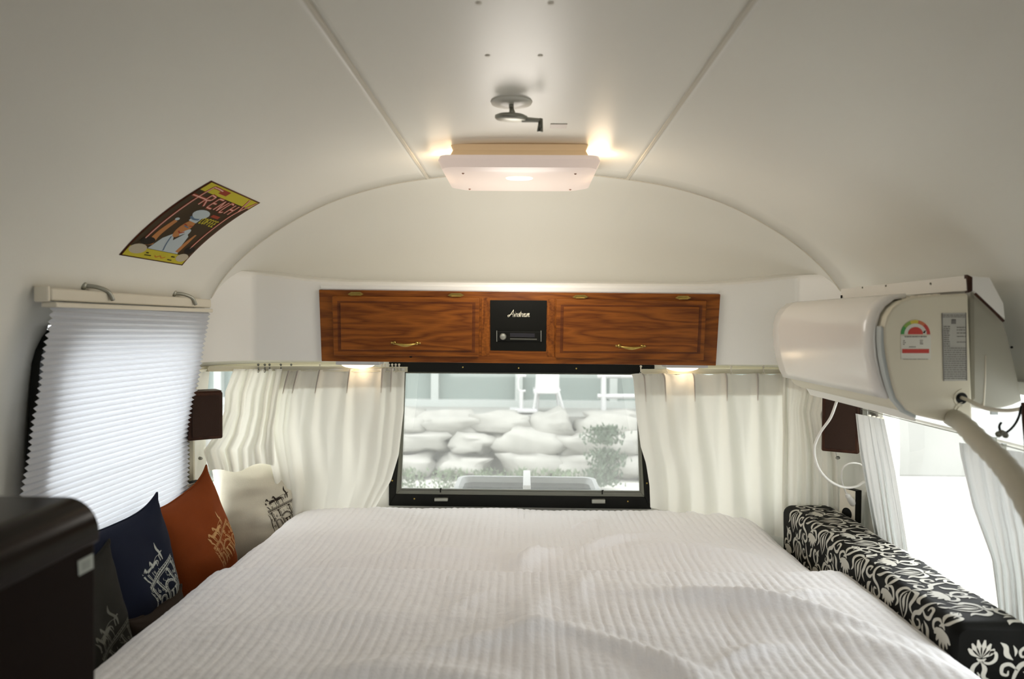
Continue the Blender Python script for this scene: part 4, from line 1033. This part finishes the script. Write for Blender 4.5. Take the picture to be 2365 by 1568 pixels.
# louver blade
b0 = at(2069, 917, AYN + .03); b1 = at(2113, 974, AYN + .03)
def lv(p, y): return Vector((p.x, y, p.z))
d_ = (b1-b0); d_.y = 0; nrm = Vector((d_.z, 0, -d_.x)).normalized()
mb = MB(); lp = [b0 + nrm*.0, b0 + d_*.5 + nrm*-.004, b1]; lp2 = [b1 - nrm*.005, b0 + d_*.5 - nrm*.010, b0 - nrm*.006]
ext(mb, lp + lp2, AYN + .030, AYF - .05); bevel(mb.build('louver', M['white'], ac), .0015, 2, 60)
c0_ = b0 + d_*.15
ext(MB(), [b0 + nrm*.004, b0 + d_*.12 + nrm*.004, b0 + d_*.12 - nrm*.006, b0 - nrm*.006], AYN+.03, AYF).build('louver_hinge_strip', M['acg'], ac)
z_ = at(1960, 905, 2.05)
bevel(MB().box(z_.x - .004, z_.x+.012, 2.02, 2.07, z_.z - .008, z_.z + .006).build('display_lamp', M['acg'], ac), .002)
pf = at(1868, 885, AYF - .03)
MB().prism([at(1836, 872, AYF-.01), at(1895, 880, AYF-.01), at(1893, 905, AYF-.01), at(1868, 893, AYF-.01)], Vector((0, .012, 0))).build('louver_end', M['acg'], ac)
# stickers on the end
def endpt(x, y, off=.0022): return at(x, y, AYN - off - .0005)
def epoly(name, pts, mt, off=.0026): 
    return MB().prism([endpt(x, y, off) for x, y in pts], Vector((0, .0006, 0))).build(name, mt, ac)
epoly('energy_sticker', [(2081, 775), (2150, 775), (2150, 830), (2081, 830)], mat('sticker_white', (.66, .64, .55), .5), .0024)
cxs, cys = 2114.5, 772
for k, (a0, a1, c) in enumerate([(180, 145, (.05, .27, .06)), (145, 112, (.23, .36, .07)), (112, 78, (.55, .44, .05)), (78, 48, (.55, .15, .06)), (48, 0, (.48, .05, .04))]):
    pts = [(cxs + 34*math.cos(R(q)), cys - 33*math.sin(R(q))) for q in np.linspace(a0, a1, 6)] + [(cxs + 26*math.cos(R(q)), cys - 25*math.sin(R(q))) for q in np.linspace(a1, a0, 6)]
    epoly('gauge_segment', pts, mat('gauge_%d' % k, c, .5))
redm = mat('sticker_red', (.50, .045, .03), .5)
epoly('gauge_backing', [(cxs + 26*math.cos(R(q)), cys - 25*math.sin(R(q))) for q in np.linspace(0, 180, 14)], mat('sticker_white2', (.62, .60, .52), .5), .0024)
epoly('gauge_dome', [(cxs + 17.5*math.cos(R(q)), cys + 0 - 17*math.sin(R(q))) for q in np.linspace(0, 180, 14)], redm, .0030)
epoly('red_bar', [(2084, 806), (2146, 806), (2146, 815.5), (2084, 815.5)], redm, .0030)
epoly('gauge_pointer', [(2131, 768), (2138, 763), (2136, 770)], M['black'], .0034)
inkm = mat('sticker_ink', (.20, .18, .15), .6)
def tmarks(name, x0, x1, ys, h, seed, mt, wmin=2, wmax=7, off=.0034, slope=0):
    mb = MB(); rn = random.Random(seed)
    for y in ys:
        x = x0
        while x < x1 - 1.5:
            w_ = min(rn.uniform(wmin, wmax), x1 - x)
            q = [(x, y), (x+w_, y), (x+w_, y+h), (x, y+h)]
            mb.prism([endpt(a, b, off) for a, b in q], Vector((0, .0003, 0))); x += w_ + rn.uniform(.8, 2)
    return mb.build(name, mt, ac)
tmarks('sticker_text', 2090, 2140, [776], 3, 1, inkm, 2, 3.2)
tmarks('sticker_text', 2086, 2092, [786, 790, 794], 2, 2, inkm, 2, 4); tmarks('sticker_text', 2125, 2132, [785, 789, 793], 2, 3, inkm, 2, 4)
tmarks('sticker_text', 2100, 2115, [800], 2.4, 4, inkm); tmarks('sticker_text', 2086, 2146, [829], 1.2, 4, inkm, 5, 10)
epoly('rating_label', [(2175, 723), (2232, 722), (2234, 879), (2179, 880)], mat('label_grey', (.42, .41, .36), .5), .0024)
lab_in = mat('label_ink', (.17, .16, .145), .6)
tmarks('label_text', 2178, 2230, [727, 731], 1.6, 5, lab_in, 3, 8); epoly('label_mark', [(2198, 737), (2208, 737), (2208, 748), (2198, 748)], lab_in, .0032)
tmarks('label_text', 2180, 2194, list(range(753, 800, 5)), 2.2, 6, lab_in, 3, 8); tmarks('label_text', 2210, 2231, [755, 761, 768, 776, 789], 2, 7, lab_in, 3, 7)
tmarks('label_text', 2181, 2232, list(range(803, 876, 5)), 1.8, 8, lab_in, 2, 9)
# label rim
for q in ([(2175, 723), (2177, 723), (2181, 880), (2179, 880)], [(2230, 722), (2232, 722), (2234, 879), (2232, 879)]): epoly('label_rim', q, lab_in, .0032)
hp = endpt(2222, 920, .003)
MB().lathe(hp + Vector((0, .002, 0)), (0, -1, 0), [(.013, 0), (.013, .0012)], 18).build('cord_hole', M['black'], ac)
for (cy_, r_) in ((920, .020), (950, .020), (950, .013)):
    c_ = at(2224, cy_, AYN-.003); pts = [c_ + Vector((r_*math.cos(R(q)), 0, r_*math.sin(R(q)))) for q in np.linspace(95, 265, 12)]
    MB().tube(pts, .0009, 5).build('knockout_rib', M['acs'], ac)

# white board above it
sh = empty('mounting_board', (1.05, 2.0, 1.55), 'white boxed board fixed above the air conditioner', 'board')
b_a = atX(2232, 636, 1.0); b_b = atX(1942, 664, 1.0)
mb = ext(MB(), [at(x, y, b_a.y) for x, y in ((2232, 636), (2286, 641), (2318, 700), (2322, 738), (2250, 673), (2232, 672))], b_a.y, b_b.y); bevel(mb.build('board', M['fascia'], sh), .002)
for px, py in ((2046, 660), (2149, 655), (1992, 664)):
    p = atX(px, py, .999); MB().lathe(p, (-1, 0, 0), [(.003, 0), (.003, .001), (.001, .002)], 8).build('screw', M['grey'], sh)
p = atX(1956, 678, .998); MB().box(.997, 1.0, b_b.y-.012, b_b.y-.006, 1.518, 1.545).build('slot', M['black'], sh)
MB().prism([at(2234, 634, b_a.y-.004), at(2246, 640, b_a.y-.004), at(2246, 672, b_a.y-.004), at(2236, 676, b_a.y-.004)], Vector((0, .012, 0))).build('end_strip', M['walnut'], sh)

# grey pipe cover beside it
pc = empty('pipe_cover', at(2300, 800, 1.62), 'rounded grey plastic pipe cover between the air conditioner and the wall', 'pipe cover')
oc = [(2240, 660), (2262, 672), (2290, 690), (2310, 718), (2328, 760), (2342, 820), (2356, 880), (2366, 932), (2345, 941), (2320, 947), (2290, 950), (2262, 942), (2242, 935)]
fr0 = [at(x, y, 1.70) for x, y in oc]; cc = sum(fr0, Vector())/len(fr0)
rings = []
for k, (dy, s_) in enumerate([(.26, 1.0), (.05, 1.0), (.018, .985), (.005, .94), (0, .85)]):
    rings.append([Vector((cc.x + (p.x-cc.x)*s_, p.y + dy, cc.z + (p.z-cc.z)*s_)) for p in fr0])
loft('cover', rings, mat('grey_pvc', (.34, .325, .26), .38), pc)
MB().tube([at(2252, 678, 1.668), at(2290, 714, 1.668), at(2318, 742, 1.668)], .003, 6).build('dark_gap_line', M['walnut'], pc)  # thin dark tube standing in for the shadowed gap below the board
MB().tube([at(2276, 820, 1.70), at(2275, 880, 1.70), at(2272, 938, 1.70)], .002, 6).build('highlight_line', M['cream'], pc, True)  # pale line drawn as the vertical highlight on the curved cover
MB().lathe(at(2336, 802, 1.698), (-.2, -1, 0), [(.003, 0), (.003, .002), (.001, .003)], 8).build('screw', M['black'], pc)
bevel(MB().prism([at(2288, 948, 1.695), at(2306, 948, 1.695), at(2306, 958, 1.695), at(2288, 958, 1.695)], Vector((0, .004, 0))).build('tab', M['acg'], pc), .001)

# wrapped pipe
pp = catmull([at(2196, 962, 1.70), at(2222, 978, 1.62), at(2262, 1018, 1.50), at(2308, 1062, 1.40), at(2348, 1112, 1.30), at(2400, 1200, 1.18), at(2450, 1300, 1.08)], 8)
mb = MB(); n_ = len(pp); mb.tube(pp, [.0195 + .0045*i/n_ + .0012*math.sin(i*1.9) for i in range(n_)], 16)
o = mb.build('wrapped_pipe', mat('wrapping_tape', (.50, .47, .37), .55, bump=.2, bscale=40), None, True); tag(o, 'thick cream tape-wrapped pipe descending from the air conditioner end', 'pipe')
o = MB().tube(catmull([at(2220, 918, AYN-.003), at(2236, 924, 1.64), at(2252, 932, 1.60), at(2280, 944, 1.56), at(2330, 948, 1.54), at(2375, 940, 1.50)], 6), .0042, 8).build('power_cord', M['cream'], None, True)
tag(o, 'cream power cord leaving the round hole in the air conditioner end', 'cord')
# white cable loop and plug
cp = catmull([at(1932, 928, 2.30), at(1918, 965, 2.32), at(1894, 1000, 2.36), at(1881, 1035, 2.38), at(1888, 1075, 2.38), at(1912, 1107, 2.38), at(1945, 1124, 2.38), at(1975, 1124, 2.39), at(1995, 1112, 2.40)], 8)
o = MB().tube(cp, .0042, 8).build('white_cable', M['white'], None, True); tag(o, 'white cable looping down from the air conditioner in front of the corner curtain', 'cable')
cp = catmull([at(1998, 1082, 2.49), at(1985, 1071, 2.50), at(1962, 1070, 2.50), at(1946, 1082, 2.51), at(1943, 1105, 2.53), at(1950, 1128, 2.55), at(1960, 1150, 2.565)], 7)
pe_ = empty('plug_cord', at(1960, 1150, 2.56), 'thin white cord coiling behind the cable to the outlet plug', 'plug')
MB().tube(cp, .0028, 8).build('cord', M['white'], pe_, True)
MB().tube(catmull([at(1955, 1140, 2.555), at(1962, 1150, 2.56), at(1970, 1163, 2.572)], 4), [.005]*2 + [.009]*3 + [.0115]*3 + [.011], 12).build('plug', M['white'], pe_, True)
# black loop with clip
bw = empty('wire_loop', at(2330, 980, 1.45), 'black wire loop with a metal clip hanging beside the wrapped pipe', 'wire')
MB().tube(catmull([at(2359, 938, 1.46), at(2352, 965, 1.45), at(2340, 985, 1.45), at(2325, 998, 1.45), at(2313, 1000, 1.45), at(2308, 985, 1.45), at(2313, 975, 1.45)], 6), .0026, 8).build('loop', M['black'], bw, True)
mb = MB()
for x, y in ((2306, 1003), (2315, 1000), (2322, 1005)): mb.lathe(at(x, y, 1.445), (1, 0, .3), [(.005, -.004), (.007, 0), (.005, .004)], 8)
mb.build('clip', M['grey'], bw)
MB().tube([at(2364, 930, 1.47), at(2366, 970, 1.46), at(2374, 1060, 1.44)], .005, 8).build('strap', M['walnut'], bw)
# tie-back pins
for (x, y, Y, lab) in ((461, 1058, 2.62, 'small metal curtain pin on the wall beside the cream cushion'), (1937, 1057, 2.62, 'small metal curtain pin beside the brown speaker and cable')):
    o = MB().lathe(at(x, y, Y), (-1 if x > 1000 else 1, -.5, 0), [(.006, 0), (.006, .006), (.004, .012)], 12).build('curtain_pin', M['steel'], None, True); tag(o, lab, 'pin')

# ------------------------------------------------------------------ outdoors
o = mesh('ground', [(-40, 3.4, -.55), (40, 3.4, -.55), (40, 60, -.55), (-40, 60, -.55), (-40, -40, -.55), (40, -40, -.55)], [(0, 1, 2, 3), (4, 5, 1, 0)], M['ground']); tag(o, 'pale gravel ground around the trailer', kind='structure')
# rocks
rw = empty('rock_wall', (0, 9.7, -.55), 'low retaining wall of pale boulders beyond the rear window', 'wall')
rnd = random.Random(12)
for row_, (y_, z_, nn_) in enumerate(((9.5, -.38, 11), (9.62, -.12, 12), (9.75, .10, 12))):
    for k in range(nn_):
        x_ = -4.2 + 8.4*(k + .5 + (.5 if row_ == 1 else 0))/nn_ + rnd.uniform(-.08, .08)
        V = []; Fs = []; sx_, sy_, sz_ = rnd.uniform(.30, .52), rnd.uniform(.25, .34), rnd.uniform(.13, .20)
        rq = rnd.uniform(-.5, .5)
        for a in range(10):
            th = math.pi*a/9
            for b in range(14):
                ph_ = 2*math.pi*b/14; v = Vector((math.sin(th)*math.cos(ph_), math.sin(th)*math.sin(ph_), math.cos(th)))
                v = Vector([math.copysign(abs(c)**.75, c) for c in v]) * (1 + .5*noise.noise(v*1.5 + Vector((k*3, row_, 3))) + .22*noise.noise(v*3.4 + Vector((k, row_*5, 9))))
                v = Vector((v.x*math.cos(rq) - v.z*math.sin(rq)*.6, v.y, v.z*math.cos(rq) + v.x*math.sin(rq)*.6))
                V.append((x_ + v.x*sx_, y_ + v.y*sy_, z_ + v.z*sz_))
        for a in range(9):
            for b in range(14): Fs.append((a*14+b, a*14+(b+1) % 14, (a+1)*14+(b+1) % 14, (a+1)*14+b))
        mesh('rock', V, Fs, M['rock'], rw, True)
tr = MB().box(-8, 8, 9.85, 20, -.54, .20).build('terrace', mat('terrace_paving', (.21, .21, .19), .9, var=.1, vscale=2)); tag(tr, 'raised pale terrace behind the boulders', kind='structure')
def tuft_cloud(name, lab, cat, pts, n, rad_, mt, h=.12, kind='stuff'):
    rn = random.Random(len(pts)*7 + n); mb = MB()
    for _ in range(n):
        c = Vector(rn.choice(pts)) + Vector((rn.gauss(0, rad_), rn.gauss(0, rad_*.6), rn.uniform(0, h)))
        a = rn.uniform(0, 6.28); l = rn.uniform(.03, .08); d = Vector((math.cos(a)*.4, math.sin(a)*.4, rn.uniform(.2, 1))).normalized()*l; s_ = d.cross(Vector((rn.random(), rn.random(), .1))).normalized()*.015
        mb.add([c - s_, c + s_, c + d], [(0, 1, 2)])
    o = mb.build(name, mt); return tag(o, lab, cat, kind=kind)
tuft_cloud('grass', 'grass growing at the foot of the boulder wall', 'grass', [(x*.45, 8.72, -.54) for x in range(-9, 10) if x*.45 < .5 or x*.45 > 1.6], 3800, .11, M['grass'], .22)
tuft_cloud('bush', 'small dark bush beside the boulders', 'bush', [(.93, 8.8, -.5), (.97, 8.8, -.28), (.94, 8.8, .0)], 1300, .11, M['bush'], .2, None)
bd = empty('garden_building', (0, 11, .2), 'pale green building with white posts beyond the rear window', 'building')
MB().box(-7, 7, 11.0, 11.3, .20, 3.4).build('wall', M['bpan'], bd)
for x_ in (-4.6, -2.55, -1.35, -.1, 1.3, 2.7, 4.4):
    MB().box(x_-.055, x_+.055, 10.88, 11.0, .20, 3.4).build('post', M['bpost'], bd)
MB().box(-7, 7, 10.86, 11.0, .20, .30).build('sill', M['bpost'], bd)
MB().box(-7.2, 7.2, 10.6, 11.6, 3.4, 3.55).build('roof', M['bpost'], bd)
def px_bar(mb, x0, y0, x1, y1, Y, r): mb.tube([at(x0, y0, Y), at(x1, y1, Y)], r, 8)
ch = empty('garden_chair', at(1270, 960, 10.3), 'white garden chair on the terrace beyond the rear window', 'chair')
bevel(MB().prism([at(1238, 862, 10.3), at(1292, 862, 10.3), at(1292, 905, 10.3), at(1235, 905, 10.3)], Vector((0, .05, 0))).build('backrest', M['owhite'], ch), .01)
bevel(MB().prism([at(1232, 900, 10.1), at(1296, 900, 10.1), at(1290, 910, 10.1), at(1232, 910, 10.1)], Vector((0, .42, 0))).build('seat', M['owhite'], ch), .01)
for a, b, c in ((1238, 1232, 10.1), (1290, 1303, 10.1), (1244, 1240, 10.4), (1284, 1293, 10.4)):
    mb = MB(); px_bar(mb, a, 905, b, 953, c, .018); mb.build('leg', M['owhite'], ch)
sn = empty('garden_swivel_chair', at(1205, 970, 10.2), 'white looped garden chair frame left of the white garden chair', 'chair')
sn['label'] = 'white loop-backed garden chair frame on a low foot, at the boulder edge'
MB().tube(catmull([at(1215, 868, 10.2), at(1199, 871, 10.2), at(1198, 900, 10.2), at(1214, 903, 10.2)], 6), .018, 8).build('back_frame', M['owhite'], sn)
mb = MB(); px_bar(mb, 1204, 902, 1204, 948, 10.2, .03); mb.build('post', M['owhite'], sn)
bevel(MB().prism([at(1176, 946, 10.0), at(1240, 946, 10.0), at(1244, 954, 10.0), at(1180, 954, 10.0)], Vector((0, .3, 0))).build('foot', M['owhite'], sn), .01)
gt = empty('garden_rack', at(1400, 970, 10.3), 'white garden rack with two rails on the terrace beside the curtain', 'rack')
mb = MB(); px_bar(mb, 1394, 866, 1394, 953, 10.3, .04); mb.build('post', M['owhite'], gt)
mb = MB(); px_bar(mb, 1520, 866, 1520, 953, 10.3, .04); mb.build('post', M['owhite'], gt)
for y_ in (868, 915): mb = MB(); px_bar(mb, 1380, y_, 1540, y_, 10.3, .035); mb.build('rail', M['owhite'], gt)
aw = empty('added_shade_panel', (0, 3.2, 1.42), 'unseen grey panel added outside above the rear window to shade the bed', 'shade panel')  # out of view, added to keep sky light off the far bed
MB().prism([Vector((-1.15, 3.105, 1.40)), Vector((-1.15, 4.15, 1.30)), Vector((-1.15, 4.15, 1.33)), Vector((-1.15, 3.105, 1.43))], Vector((2.3, 0, 0))).build('panel', mat('shade_panel_grey', (.35, .35, .33), .6), aw)
# tub on the trailer tongue
tb = empty('tongue_tub', at(1218, 1135, 3.75), 'open pale tub with a white strap, just outside the rear window', 'tub')
TX = [at(1048, 1132, 3.62), at(1386, 1134, 3.62)]; zc_ = TX[0].z; xm = (TX[0].x+TX[1].x)/2; hx_ = (TX[1].x-TX[0].x)/2
R0 = rr2(xm, 3.80, hx_, .17, .06, zc_+.0); R1 = rr2(xm, 3.80, hx_-.02, .15, .05, zc_); 
loft('shell', [rr2(xm, 3.80, hx_*.9, .15, .05, zc_-.2), rr2(xm, 3.80, hx_, .17, .06, zc_-.012), rr2(xm, 3.80, hx_+.006, .176, .06, zc_), rr2(xm, 3.80, hx_-.016, .154, .05, zc_), rr2(xm, 3.80, hx_-.03, .14, .05, zc_-.03)], M['tubm'], tb, cap=False)
loft('lining', [rr2(xm, 3.80, hx_-.03, .14, .05, zc_-.028), rr2(xm, 3.80, hx_-.06, .12, .05, zc_-.19)], M['tubi'], tb)
bevel(MB().box(xm-.019, xm+.019, 3.61, 3.99, zc_-.01, zc_+.03).build('strap', M['owhite'], tb), .004)
MB().box(xm-.25, xm+.25, 3.68, 3.92, -.55, zc_-.19).build('stand', M['tubm'], tb)
# outside the opposite side window
ps = MB().box(5.6, 5.72, 4.2, 4.32, -.54, 2.0).build('garden_post', mat('pale_post', (.5, .52, .48), .8)); tag(ps, 'grey post standing far outside the bright side window', 'post')
hb = tuft_cloud('hedge', 'faint hedge far outside the bright side window', 'hedge', [(10, y*.5, z*.4) for y in range(2, 24) for z in range(0, 4)], 3500, .35, M['bush'], .3, None)
print('objects', len(bpy.data.objects))
